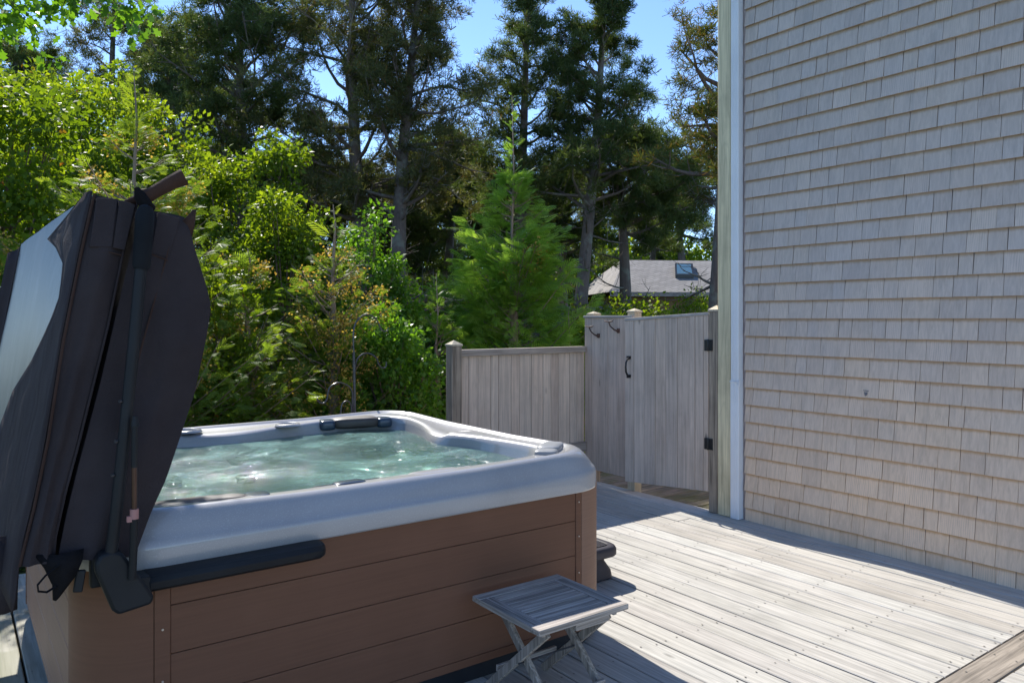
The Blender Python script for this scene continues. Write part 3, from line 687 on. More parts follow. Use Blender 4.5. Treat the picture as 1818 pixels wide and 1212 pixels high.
# ------------------------------------------------------------ cover and lifter
def lerp_pts(pts, z):
    pts = sorted(pts, key=lambda p: -p[1])
    for (xa, za), (xb, zb) in zip(pts[:-1], pts[1:]):
        if za >= z >= zb: return xa+(xb-xa)*(za-z)/(za-zb+1e-9)
    return pts[0][0] if z > pts[0][1] else pts[-1][0]
def build_cover():
    c = thing('spa_cover', (0.35, 3.7, 0.85), 'folded dark brown vinyl spa cover standing upright at the left end of the hot tub', 'cover')
    FY = 4.84
    def half(name, left, right, farl, farr, mats, ziglow, parent, top_pts=None, rib=0.02, seed=0, nu=12, nv=34, ny=16):
        """left/right: (x,z) outlines of the near end; farl/farr: those of the far end"""
        b = MB()
        def P(u, v, w_):
            zl = left[0][1]+(left[-1][1]-left[0][1])*v; zr = right[0][1]+(right[-1][1]-right[0][1])*v
            xl = lerp_pts(left, zl); xr = lerp_pts(right, zr)
            x = xl+(xr-xl)*u; z = zl+(zr-zl)*u
            fl = farl[0][0]+(farl[1][0]-farl[0][0])*v; fr = farr[0][0]+(farr[1][0]-farr[0][0])*v
            fzl = farl[0][1]+(farl[1][1]-farl[0][1])*v
            xf = fl+(fr-fl)*u
            k = w_**0.6
            x = x*(1-k)+xf*k; z = z*(1-w_)+fzl*w_
            y = 2.64+(FY-2.64)*w_
            return Vector((x, y, z))
        ds = lambda p, a, s: a*noise.noise(Vector((p.x*s+seed, p.y*s*0.5, p.z*s*0.55)))
        front = []
        for j in range(nv+1):
            row = []
            for i in range(nu+1):
                u, v = i/nu, j/nv; p = P(u, v, 0)
                edge = min(u, 1-u)*2
                bl = math.sin(math.pi*u)**0.7
                p.y += -0.018*bl - 0.011*math.sin(u*10+v*5+seed)*v*bl + ds(p, 0.030, 6)*min(1, edge*2+0.1) + (0.02 if v < 0.01 else 0)
                row.append(p)
            front.append(row)
        for j in range(nv+1):
            pass
        b.rings(front, closed=False)          # near face
        sideL = [[P(0, j/nv, k/ny) + Vector((ds(P(0, j/nv, k/ny), 0.008, 3)*(k > 0), 0, 0)) for j in range(nv+1)] for k in range(ny+1)]
        sideR = [[P(1, j/nv, k/ny) + Vector((ds(P(1, j/nv, k/ny), 0.02, 3)*(k > 0), 0, 0)) for j in range(nv+1)] for k in range(ny+1)]
        sideL[0] = [r[0] for r in front]; sideR[0] = [r[-1] for r in front]
        b.rings([list(r) for r in sideL], 1 if len(mats) > 1 else 0, closed=False)
        b.rings([list(r)[::-1] for r in sideR], 0, closed=False)
        topf = [[P(i/nu, 0, k/ny) for i in range(nu+1)] for k in range(ny+1)]; topf[0] = front[0]
        botf = [[P(i/nu, 1, k/ny) for i in range(nu+1)] for k in range(ny+1)]; botf[0] = front[-1]
        b.rings([r[::-1] for r in topf], 0, closed=False); b.rings(botf, 0, closed=False)
        back = [[P(i/nu, j/nv, 1) for i in range(nu+1)] for j in range(nv+1)]
        b.rings([r[::-1] for r in back], 0, closed=False)
        return b.build(name, mats, parent, smooth=True)
    L1 = [(0.358, 1.931), (0.323, 1.755), (0.274, 1.474), (0.236, 1.191), (0.201, 0.996), (0.173, 0.868), (0.165, 0.83)]
    L2 = [(0.478, 1.912), (0.447, 1.812), (0.394, 1.524), (0.318, 1.183), (0.282, 1.035), (0.255, 0.90), (0.25, 0.835)]
    R1 = [(0.490, 1.900), (0.437, 1.65), (0.375, 1.35), (0.315, 1.10), (0.282, 0.95), (0.262, 0.835)]
    R2 = [(0.623, 1.882), (0.653, 1.772), (0.690, 1.65), (0.703, 1.587), (0.687, 1.485), (0.649, 1.30), (0.606, 1.165), (0.563, 1.033), (0.521, 0.940), (0.470, 0.800)]
    hl = half('cover_half', L1, L2, ((0.308, 1.945), (0.115, 0.82)), ((0.42, 1.94), (0.215, 0.82)), ['vinyl', 'liner'], 0, c, seed=1)
    hr = half('cover_half', R1, R2, ((0.44, 1.935), (0.25, 0.84)), ((0.57, 1.93), (0.40, 0.84)), ['vinyl'], 0, c, seed=5)
    # piping seams and stitched pockets on the near end
    def seam(pts, r, mat, par):
        b = MB(); b.tube(pts, r, 6); b.build('piping', mat, par, smooth=True)
    seam([(x, 2.632, z) for x, z in L1], 0.0045, 'vinylin', hl)
    seam([(x, 2.634, z) for x, z in L2], 0.004, 'vinyl', hl)
    seam([(0.593, 2.622, 1.869), (0.564, 2.616, 1.767), (0.511, 2.614, 1.559), (0.456, 2.614, 1.348), (0.42, 2.616, 1.2)], 0.003, 'vinylin', hr)
    seam([(0.365, 2.625, 1.755), (0.40, 2.617, 1.752), (0.43, 2.620, 1.745)], 0.0025, 'vinylin', hl)
    seam([(0.505, 2.620, 1.755), (0.535, 2.612, 1.745), (0.563, 2.614, 1.735)], 0.0025, 'vinylin', hr)
    for par, q in ((hl, [(0.362, 1.915), (0.418, 1.918), (0.402, 1.768), (0.342, 1.765)]), (hl, [(0.424, 1.915), (0.468, 1.905), (0.438, 1.76), (0.405, 1.766)]), (hr, [(0.535, 1.885), (0.60, 1.872), (0.566, 1.745), (0.512, 1.755)])):
        b = MB(); yf = 2.618; b.rings([[(x, yf-0.004, z) for x, z in q], [(x, yf+0.03, z) for x, z in q]], capa=True, capb=True)
        b.build('pocket', 'vinyl', par, bevel=0.002)
    # skirt folded round onto the outer face
    bd = [(1.935, 2.70), (1.90, 3.05), (1.856, 3.461), (1.797, 3.116), (1.723, 2.833), (1.66, 2.785), (1.612, 2.764), (1.55, 2.84), (1.498, 2.951), (1.40, 3.176), (1.263, 3.639), (1.12, 3.84), (1.027, 3.967), (0.90, 4.2), (0.80, 4.35), (0.74, 4.0), (0.70, 3.4)]
    b = MB(); rows = []
    for z, yb in bd:
        row = []
        for i in range(13):
            u = i/12; y = 2.636+(yb-2.636)*u
            x = 0.17+(0.168)*(z-0.8) - 0.023*(y-2.64)
            x = min(x, lerp_pts(L1, z) - 0.02*(y-2.64)) - 0.006 - 0.014*math.sin(math.pi*min(1, u*1.2))*(0.6+noise.noise(Vector((y*3, z*4, 0)))) - 0.012*u*u
            row.append((x, y, z + 0.01*noise.noise(Vector((y*4, z*3, 4)))))
        rows.append(row)
    b.rings(rows, closed=False); b.build('skirt_flap', ['vinyl'], c, smooth='all', solid=0.004)
    # far edge flap beyond the grey liner
    b = MB(); rows = []
    for z in np.linspace(1.93, 0.9, 14):
        x = 0.17+0.168*(z-0.8)-0.052; rows.append([(x-0.004-0.05*u*u, 4.80+0.09*u, z-0.03*u) for u in np.linspace(0, 1, 6)])
    b.rings(rows, closed=False); b.build('skirt_flap', ['vinyl'], c, smooth='all', solid=0.004)
    # knot and flared tube of folded vinyl on top
    b = MB()
    b.tube([(0.445, 2.66, 1.912), (0.48, 2.64, 1.925), (0.505, 2.62, 1.935), (0.522, 2.62, 1.948), (0.575, 2.61, 1.985), (0.610, 2.60, 2.004)], [0.010, 0.020, 0.026, 0.025, 0.028, 0.034], 10, flat=0.75)
    b.build('rolled_handle', 'vinylin', c, smooth=True)
    b = MB(); b.tube([(0.468, 2.60, 1.955), (0.478, 2.598, 1.93), (0.494, 2.60, 1.905), (0.52, 2.61, 1.895)], [0.008, 0.022, 0.024, 0.010], 8, flat=0.8); b.build('knot', 'strap', c, smooth=True)
    b = MB(); b.rings([[(0.612, 2.64, 1.868), (0.634, 2.64, 1.84), (0.640, 2.66, 1.80)], [(0.628, 2.635, 1.885), (0.646, 2.635, 1.868), (0.652, 2.655, 1.85)], [(0.642, 2.63, 1.905), (0.652, 2.632, 1.905), (0.655, 2.65, 1.90)]], closed=False)
    b.build('corner_tab', 'vinylin', c, solid=0.004, smooth='all')
    # hanging tails and straps below
    b = MB(); b.rings([[(0.20, 2.62, 0.862), (0.26, 2.60, 0.855), (0.325, 2.60, 0.862)], [(0.225, 2.61, 0.82), (0.27, 2.58, 0.82), (0.320, 2.59, 0.83)], [(0.245, 2.60, 0.77), (0.272, 2.575, 0.775), (0.302, 2.585, 0.79)], [(0.247, 2.60, 0.725), (0.252, 2.58, 0.728), (0.258, 2.585, 0.735)]], closed=False)
    b.build('strap_tail', 'strap', c, solid=0.006, smooth='all')
    b = MB(); pts = [(0.262, 2.585, 0.83), (0.225, 2.575, 0.808), (0.205, 2.575, 0.785), (0.207, 2.578, 0.765), (0.228, 2.58, 0.758), (0.252, 2.585, 0.768)]
    b.tube(pts, 0.0055, 6, flat=0.5); b.build('strap_loop', 'strap', c, smooth=True)
    b = MB(); b.bar((0.318, 2.60, 0.80), (0.308, 2.60, 0.735), 0.026, 0.014); b.build('buckle', 'plastic', c, bevel=0.004)
    b = MB(); b.rings([[(0.06, 3.0, 0.83), (0.125, 2.98, 0.845), (0.19, 2.96, 0.84)], [(0.09, 2.98, 0.76), (0.13, 2.955, 0.77), (0.185, 2.95, 0.76)], [(0.095, 2.96, 0.68), (0.14, 2.94, 0.68), (0.18, 2.94, 0.69)], [(0.10, 2.95, 0.60), (0.145, 2.93, 0.605), (0.178, 2.94, 0.61)]], closed=False)
    b.build('strap_tail', 'vinyl', c, solid=0.006, smooth='all')
build_cover()

def build_lifter():
    t = thing('cover_lifter', (0.45, 2.6, 0.7), 'black cover lifter arm and gas strut at the near left corner of the hot tub', 'cover lifter')
    b = MB(); b.tube([(0.392, 2.575, 0.825), (0.405, 2.565, 0.95), (0.426, 2.56, 1.178), (0.455, 2.56, 1.48), (0.476, 2.565, 1.72)], 0.0175, 14); b.build('arm', 'plastic', t, smooth=True)
    b = MB(); b.tube([(0.474, 2.565, 1.70), (0.476, 2.565, 1.712), (0.482, 2.565, 1.80), (0.486, 2.565, 1.87), (0.487, 2.565, 1.892), (0.487, 2.565, 1.90)], [0.021, 0.0255, 0.027, 0.027, 0.020, 0.006], 16); b.build('foam_sleeve', 'foam', t, smooth=True)
    for z in (1.30, 1.18, 1.08):
        b = MB(); x = 0.392+(z-0.825)*0.096-0.018; b.tube([(x, 2.556, z), (x-0.007, 2.553, z)], 0.005, 8); b.build('bolt', 'iron', t, smooth=True)
    b = MB(); b.tube([(0.452, 2.535, 1.235), (0.451, 2.535, 1.10)], 0.0085, 12); b.tube([(0.452, 2.53, 1.255), (0.452, 2.53, 1.225)], [0.008, 0.012], 10); s = b.build('strut', 'plastic', t, smooth=True)
    b = MB(); b.tube([(0.451, 2.535, 1.10), (0.451, 2.535, 0.958)], 0.0078, 12); b.build('rod', 'rod', s, smooth=True)
    b = MB(); b.tube([(0.451, 2.535, 0.975), (0.451, 2.535, 0.945)], 0.0125, 12); b.box(0.430, 0.4445, 2.527, 2.540, 0.938, 0.955); b.build('clip', 'pink', s, smooth=True)
    b = MB(); b.tube([(0.451, 2.535, 0.945), (0.450, 2.54, 0.86), (0.447, 2.55, 0.76)], 0.0118, 12); b.build('cylinder', 'plastic', s, smooth=True)
    # paddle shaped pivot bracket
    b = MB(); prof = [(0.352, 0.790), (0.350, 0.820), (0.362, 0.845), (0.392, 0.852), (0.422, 0.842), (0.436, 0.82), (0.512, 0.690), (0.505, 0.668), (0.412, 0.655), (0.395, 0.672)]
    b.rings([[(x, 2.555, z) for x, z in prof], [(x, 2.615, z) for x, z in prof]], capa=True, capb=True); b.build('bracket', 'plastic', t, bevel=0.010)
    b = MB(); b.box(0.345, 0.40, 2.62, 2.66, 0.73, 0.84); b.build('bracket_plate', 'plastic', t, bevel=0.006)
    # long mounting rail under the rim
    b = MB(); zt = 0.742; zb = 0.682
    prof = [(2.69, zb), (2.62, zb+0.004), (2.604, zb+0.016), (2.600, zt-0.022), (2.612, zt-0.006), (2.64, zt), (2.69, zt)]
    rows = []
    for x, s in ((0.50, 0.9), (0.51, 1.0), (1.03, 1.0), (1.075, 0.97), (1.095, 0.8), (1.105, 0.45)):
        rows.append([(x, 2.69+(y-2.69)*s, zt-0.03+(z-zt+0.03)*(s if s > 0.9 else s*1.05)) for y, z in prof])
    b.rings(rows, capa=True, capb=True); b.build('mounting_rail', 'plastic', t, smooth=True)
    b = MB(); b.add([(0.44, 2.60, 0.75), (0.51, 2.605, 0.74), (0.515, 2.605, 0.682), (0.49, 2.60, 0.668), (0.44, 2.66, 0.75), (0.51, 2.69, 0.74), (0.515, 2.69, 0.682), (0.49, 2.66, 0.668)],
                    [(0, 1, 2, 3)[::-1], (4, 5, 6, 7), (0, 4, 5, 1)[::-1], (1, 5, 6, 2)[::-1], (2, 6, 7, 3)[::-1], (3, 7, 4, 0)[::-1]]); b.build('corner_gusset', 'plastic', t, bevel=0.004)
build_lifter()

# ------------------------------------------------------------ step
def build_step():
    t = thing('spa_step', (2.95, 3.75, 0), 'low charcoal plastic step with a ribbed tread at the right side of the hot tub', 'step')
    x0, x1, y0, y1 = 2.66, 3.235, 3.275, 4.15
    prof = [(0.035, 0.002, .05), (0.03, 0.01, .05), (0.036, 0.05, .05), (0.062, 0.10, .05), (0.068, 0.135, .05), (0.048, 0.138, .06), (0.008, 0.140, .08), (0.0, 0.147, .09), (0.0, 0.178, .09), (0.006, 0.192, .09), (0.018, 0.199, .08), (0.045, 0.199, .06), (0.05, 0.194, .055)]
    b = MB(); rows = [[(x, y, z) for x, y in rrect(i, r, 8, x0, x1, y0, y1, 4)] for i, z, r in prof]
    b.rings(rows, capa=True, capb=True); b.build('body', 'step', t, smooth=True)
    b = MB(); y = y0+0.06
    while y < y1-0.06: b.box(x0+0.06, x1-0.06, y, y+0.008, 0.194, 0.2005); y += 0.016
    x = x0+0.07
    while x < x1-0.07: b.box(x, x+0.008, y0+0.055, y1-0.055, 0.1938, 0.1985); x += 0.024
    b.build('tread', 'step', t)
build_step()

# ------------------------------------------------------------ folding side table
def build_table():
    t = thing('folding_table', (1.97, 2.41, 0), 'small folding slatted teak side table, weathered grey, in front of the hot tub', 'side table')
    x0, x1, y0, y1, z = 1.739, 2.196, 2.189, 2.636, 0.406; th = 0.022
    tp = thing('tabletop', (1.97, 2.41, 0.40), None, None); tp.parent = t; tp.location = (0, 0, 0.40)
    for ya in (y0, y1-0.056): b = MB(); b.box(x0, x1, ya, ya+0.056, z-th, z); b.build('rail', 'teakX', tp, bevel=0.003)
    for xa in (x0, x1-0.062):
        b = MB(); n = 6; w_ = 0.062/n
        b.box(xa, xa+0.062, y0+0.0565, y1-0.0565, z-th, z-0.004)
        for i in range(n): b.box(xa+i*w_+0.001, xa+(i+1)*w_-0.001, y0+0.0565, y1-0.0565, z-0.0041, z-0.0008)
        b.build('batten', 'teakY', tp)
    n = 6; ya, yb = y0+0.0585, y1-0.0585; w_ = (yb-ya)/n
    for i in range(n):
        b = MB(); b.box(x0+0.0635, x1-0.0635, ya+i*w_+0.004, ya+(i+1)*w_-0.002, z-th+0.004, z-0.002+random.Random(i).uniform(-.001, .001)); b.build('slat', 'teakX', tp, bevel=0.002)
    b = MB(); b.box(x0+0.19, x0+0.36, y0+0.012, y0+0.036, z-th-0.028, z-th-0.001); b.build('cleat', 'teakX', tp, bevel=0.002)
    for xa in (x0+0.035, x1-0.055):
        b = MB(); b.box(xa, xa+0.018, y0+0.03, y1-0.03, z-th-0.022, z-th-0.001); b.build('side_rail', 'teakY', tp, bevel=0.002)
    zl = z-th-0.012
    for xo, xi in ((x0+0.065, x0+0.090), (x1-0.080, x1-0.105)):
        b = MB(); b.bar((xo, y0+0.035, zl), (xo, y1+0.0, 0.006), 0.020, 0.034); b.build('leg', 'teakZ', t, bevel=0.003)
        b = MB(); b.bar((xi, y1-0.07, zl), (xi, y0-0.03, 0.006), 0.020, 0.034); b.build('leg', 'teakZ', t, bevel=0.003)
    b = MB(); b.bar((x0+0.09, y0+0.03, 0.11), (x1-0.105, y0+0.03, 0.11), 0.014, 0.028, (0, 1, 0)); b.build('stretcher', 'teakX', t, bevel=0.002)
    b = MB(); b.bar((x0+0.065, y1-0.085, 0.12), (x1-0.08, y1-0.085, 0.12), 0.014, 0.028, (0, 1, 0)); b.build('stretcher', 'teakX', t, bevel=0.002)
    b = MB(); b.tube([(x0+0.055, y0+0.20, 0.20), (x1-0.07, y0+0.20, 0.20)], 0.004, 8); b.build('pivot_rod', 'iron', t)
build_table()

# ------------------------------------------------------------ shepherd's hook
def build_hook():
    t = thing('garden_hook', (2.437, 5.3, -0.4), 'thin dark iron garden hook pole with curled arms behind the hot tub', 'garden hook')
    b = MB(); b.tube([(2.445, 5.3, -0.5), (2.445, 5.3, 0.9), (2.437, 5.3, 1.30)], 0.010, 8); b.tube([(2.428, 5.305, -0.5), (2.428, 5.305, 1.0)], 0.006, 6)
    b.build('pole', 'iron', t, smooth=True)
    def arc(p0, pk, p1, tip):
        pts = [];  # smooth curve through points (Catmull)
        P = [p0] + pk + [p1] + tip
        P = [Vector((x, 5.3, z)) for x, z in P]
        for i in range(len(P)-1):
            a, b_, c_, d = P[max(i-1, 0)], P[i], P[i+1], P[min(i+2, len(P)-1)]
            for k in range(5):
                u = k/5; pts.append(0.5*((2*b_)+(c_-a)*u+(2*a-5*b_+4*c_-d)*u*u+(3*b_-a-3*c_+d)*u**3))
        pts.append(P[-1]); return pts
    for A in (arc((2.437, 1.28), [(2.436, 1.46), (2.475, 1.545), (2.545, 1.578), (2.62, 1.545)], (2.655, 1.48), [(2.682, 1.452), (2.715, 1.455), (2.725, 1.478)]),
              arc((2.445, 1.10), [(2.455, 1.22), (2.50, 1.275), (2.56, 1.285), (2.62, 1.25)], (2.645, 1.195), [(2.675, 1.170), (2.702, 1.178), (2.708, 1.215)]),
              arc((2.430, 0.85), [(2.425, 1.00), (2.38, 1.055), (2.31, 1.075), (2.245, 1.04)], (2.228, 0.965), [(2.200, 0.932), (2.165, 0.942), (2.15, 0.972)]),
              arc((2.420, 0.80), [(2.415, 0.90), (2.385, 0.935), (2.345, 0.915)], (2.335, 0.85), [(2.335, 0.80)])):
        b = MB(); b.tube(A, 0.0058, 8); b.build('curled_arm', 'iron', t, smooth=True)
build_hook()

# ------------------------------------------------------------ foliage builders
def norm(a): return a/np.maximum(np.linalg.norm(a, axis=-1, keepdims=True), 1e-9)
def frames(d, rs, upb=None):
    """local axes: X along d, Y sideways, Z normal, random roll (biased to normal up when upb given)"""
    n = len(d); d = norm(d); r = rs.normal(size=(n, 3))
    if upb is not None: r = r*upb[1] + np.array([0, 0, 1.0])*upb[0]
    z = r - d*np.sum(r*d, 1, keepdims=True); z = norm(z); y = np.cross(z, d)
    return d, y, z
def stamp(tpl, pos, fr, size):
    """tpl (k,3); -> (n*k,3)"""
    X, Y, Z = fr; s = size[:, None, None]
    out = pos[:, None, :] + s*(tpl[None, :, 0, None]*X[:, None] + tpl[None, :, 1, None]*Y[:, None] + tpl[None, :, 2, None]*Z[:, None])
    return out.reshape(-1, 3)
def spray_tpl():
    q = []
    def lf(a, b, w0, zoff=0.0):
        a = np.array(a, float); b = np.array(b, float); d = (b-a)/np.linalg.norm(b-a); n = np.array([-d[1], d[0], 0])*w0
        m = a+(b-a)*0.62
        q.extend([a, m+n+np.array([0, 0, zoff]), b, m-n-np.array([0, 0, zoff])])
    lf((0, 0, 0), (1, 0, -0.16), 0.026)
    for i, x in enumerate((0.12, 0.26, 0.40, 0.54, 0.68, 0.82)):
        L = 0.44*(1-x)+0.12
        for s in (1, -1):
            lf((x, 0, -0.1*x*x), (x+L*0.85, s*L*0.72, -0.14*x-0.08), 0.033, 0.008)
    return np.array(q)
SPRAY = spray_tpl()
TUFT = None
def tuft_tpl(rs, n=11, w=0.072):
    q = []
    for i in range(n):
        a = 2*math.pi*i/n + rs.uniform(-.3, .3); el = rs.uniform(-0.1, 1.25)
        d = np.array([math.sin(el), math.cos(el)*math.cos(a), math.cos(el)*math.sin(a)]); L = rs.uniform(0.75, 1.1)
        s = norm(np.cross(d, rs.normal(size=3))[None])[0]*w
        q += [d*0.02-s*0.4, d*0.02+s*0.4, d*L+s*0.5, d*L-s*0.5]
    return np.array(q)
LEAF = np.array([(0, 0, 0), (0.45, 0.30, 0.07), (1, 0, -0.05), (0.45, -0.30, 0.07)], float)
OAKLEAF = np.array([(0, 0, 0), (0.3, 0.16, 0.03), (0.38, 0.36, 0.05), (0.55, 0.18, 0.02), (0.72, 0.36, 0.02), (0.82, 0.14, 0.0), (1, 0.0, -0.05), (0.82, -0.14, 0.0), (0.72, -0.36, 0.02), (0.55, -0.18, 0.02), (0.38, -0.36, 0.05), (0.3, -0.16, 0.03)], float)

def arborvitae(name, px, d, zt, R, seed, label, mats=('thujaold', 'cone'), cones=0.35, dens=1.0, size=0.17, base=-0.4, power=0.8, lead=0.5):
    group = None
    x0, y0 = spot(px, d); rs = np.random.default_rng(seed)
    t = thing(name, (x0, y0, base), label, 'evergreen tree', group); Ht = zt-base
    nb = int(Ht*21*dens*(R+0.55)); hs = np.clip(rs.random(nb)**1.25, 0.01, 0.97)
    az = rs.random(nb)*2*math.pi
    lump = np.array([1+0.30*noise.noise(Vector((math.cos(a)*1.6+seed, math.sin(a)*1.6, h*4.2))) for a, h in zip(az, hs)])
    rad_ = R*np.minimum(1, (1-hs)*1.22)**power*rs.uniform(0.5, 1.22, nb)*lump + 0.05
    bt = MB()
    bt.tube([(x0, y0, base), (x0+0.02, y0, base+Ht*0.5), (x0-0.01, y0, zt-0.2*Ht), (x0+0.02, y0, zt), (x0, y0+0.01, zt+lead)], [0.05+0.012*Ht, 0.035+0.006*Ht, 0.018, 0.010, 0.003], 7)
    P = []; D = []; S = []; C = []
    for i in range(nb):
        out = np.array([math.cos(az[i]), math.sin(az[i]), 0]); z0 = base+Ht*hs[i]; r = rad_[i]
        start = np.array([x0, y0, z0-0.30*r]); tip = start+out*r+np.array([0, 0, r*(0.35+0.5*rs.random())+0.02])
        mid = (start+tip)/2-np.array([0, 0, 0.08*r])
        if r > 0.15: bt.tube([start, mid, tip+(tip-mid)*0.1], [0.012, 0.008, 0.003], 3, cap=False)
        dd = norm((tip-start)[None])[0]; lat = np.cross(dd, [0, 0, 1.0]); lat /= np.linalg.norm(lat)+1e-9
        nrm = np.cross(lat, dd); tilt = rs.normal()*0.5; lat = lat*math.cos(tilt)+nrm*math.sin(tilt)
        L = np.linalg.norm(tip-start); k = int(6+r*36); loc_s = 0.5+0.35*min(1, r/0.6)
        for j in range(k):
            f = 0.18+0.84*(j+rs.random())/k; sd = rs.uniform(-1, 1)
            wd = 0.42*L*min(1, 1.25*(1.08-f))
            p = start+(tip-start)*f + lat*sd*wd - np.array([0, 0, 0.32*r*f*(1-f)+0.10*abs(sd)*wd]) + rs.normal(size=3)*0.02
            dv = dd*1.0+lat*sd*1.1+np.array([0, 0, -0.22+rs.normal()*0.2])
            P.append(p); D.append(dv); S.append(size*loc_s*rs.uniform(0.65, 1.2)); C.append((f, i))
    P = np.array(P); D = np.array(D); S = np.array(S)
    # leader
    nl = max(8, int(lead*34)); zl = np.linspace(zt-0.15, zt+lead, nl); PL = np.stack([np.full(nl, x0), np.full(nl, y0), zl], 1); a = rs.random(nl)*6.28
    DL = np.stack([np.cos(a), np.sin(a), np.full(nl, 0.9)], 1); SL = np.linspace(0.26, 0.07, nl)*rs.uniform(0.5, 1.2, nl)
    P = np.concatenate([P, PL]); D = np.concatenate([D, DL]); S = np.concatenate([S, SL])
    V = stamp(SPRAY, P, frames(D, rs, (0.9, 0.5)), S); nq = len(SPRAY)//4
    bi = np.array([c[1] for c in C]+[0]*nl); bt_ = rs.random(nb); tone = np.repeat(0.45*bt_[bi]+0.55*rs.random(len(P)), nq)
    mi = np.zeros(len(V)//4, int)
    if cones > 0:
        # clusters of small cones on the outer sprays of some branches
        br = np.array([c[1] for c in C]); ff = np.array([c[0] for c in C]); hot = rs.random(nb) < cones
        sel = np.where((ff > 0.4) & hot[br] & (rs.random(len(br)) < 0.8))[0]
        kk = 12; Q = np.repeat(P[sel], kk, 0)+rs.normal(size=(len(sel)*kk, 3))*0.035 + norm(np.repeat(D[sel], kk, 0))*rs.uniform(0.0, 0.12, (len(sel)*kk, 1))
        V2 = stamp(LEAF*np.array([1, 1.1, 1]), Q, frames(rs.normal(size=Q.shape)+np.array([0, 0, -0.4]), rs), rs.uniform(0.020, 0.038, len(Q)))
        V = np.concatenate([V, V2]); mi = np.concatenate([mi, np.ones(len(Q), int)]); tone = np.concatenate([tone, rs.random(len(Q))])
    npmesh('crown', V, 4, mi, mats, t, tone)
    bt.build('trunk', 'stem', t, smooth='all')
    return t

def broadleaf(name, px, d, zt, zb, R, seed, label, mat='oak', nclus=150, leafs=95, size=0.075, cl=0.30, cat='tree', group=None, base=-0.4, shift=(0, 0), tpl=None, clusters=None):
    x0, y0 = spot(px, d); rs = np.random.default_rng(seed)
    t = thing(name, (x0, y0, base), label, cat, group)
    c = np.array([x0+shift[0], y0+shift[1], (zt+zb)/2]); hz = (zt-zb)/2
    if clusters is None:
        a = norm(rs.normal(size=(nclus, 3))); rr = rs.uniform(0.45, 1.0, (nclus, 1))**0.6
        lump = np.array([1+0.3*noise.noise(Vector(v*1.9)+Vector((seed, 0, 0))) for v in a])[:, None]
        cc = c + a*rr*lump*np.array([R, R, hz])
    else: cc = np.array(clusters)
    nclus = len(cc); leafs = int(leafs*1.45)
    cr = cl*rs.uniform(0.6, 1.25, nclus)
    n = nclus*leafs; ci = np.repeat(np.arange(nclus), leafs)
    off = rs.normal(size=(n, 3)); off = norm(off)*(rs.random((n, 1))**0.45)
    P = cc[ci]+off*cr[ci][:, None]*np.array([1, 1, 0.75])
    D = off + rs.normal(size=(n, 3))*0.6 + np.array([0, 0, -0.15])
    T = LEAF if tpl is None else tpl
    V = stamp(T, P, frames(D, rs, (0.5, 0.8)), size*0.9*rs.uniform(0.5, 1.25, n))
    tone = 0.5*rs.random(n)+0.5*rs.random(nclus)[ci]
    npmesh('crown', V, len(T), None, [mat], t, tone)
    bt = MB(); bt.tube([(x0, y0, base), (x0+0.05, y0, (base+zb)/2), (c[0], c[1], zb+0.2*hz), (c[0], c[1], c[2]+hz*0.6)], [0.04+0.025*R, 0.035+0.02*R, 0.03+0.012*R, 0.01], 7)
    for i in range(0, nclus, max(1, nclus//45)):
        z0 = rs.uniform(zb-0.1*hz, zb+hz); st = Vector((c[0], c[1], min(z0, cc[i][2]))); e = Vector(cc[i])
        m = (st+e)/2+Vector((0, 0, -0.08*(e-st).length)); bt.tube([st, m, e], [0.022, 0.013, 0.004], 4, cap=False)
    bt.build('trunk', 'twig', t, smooth='all')
    return t

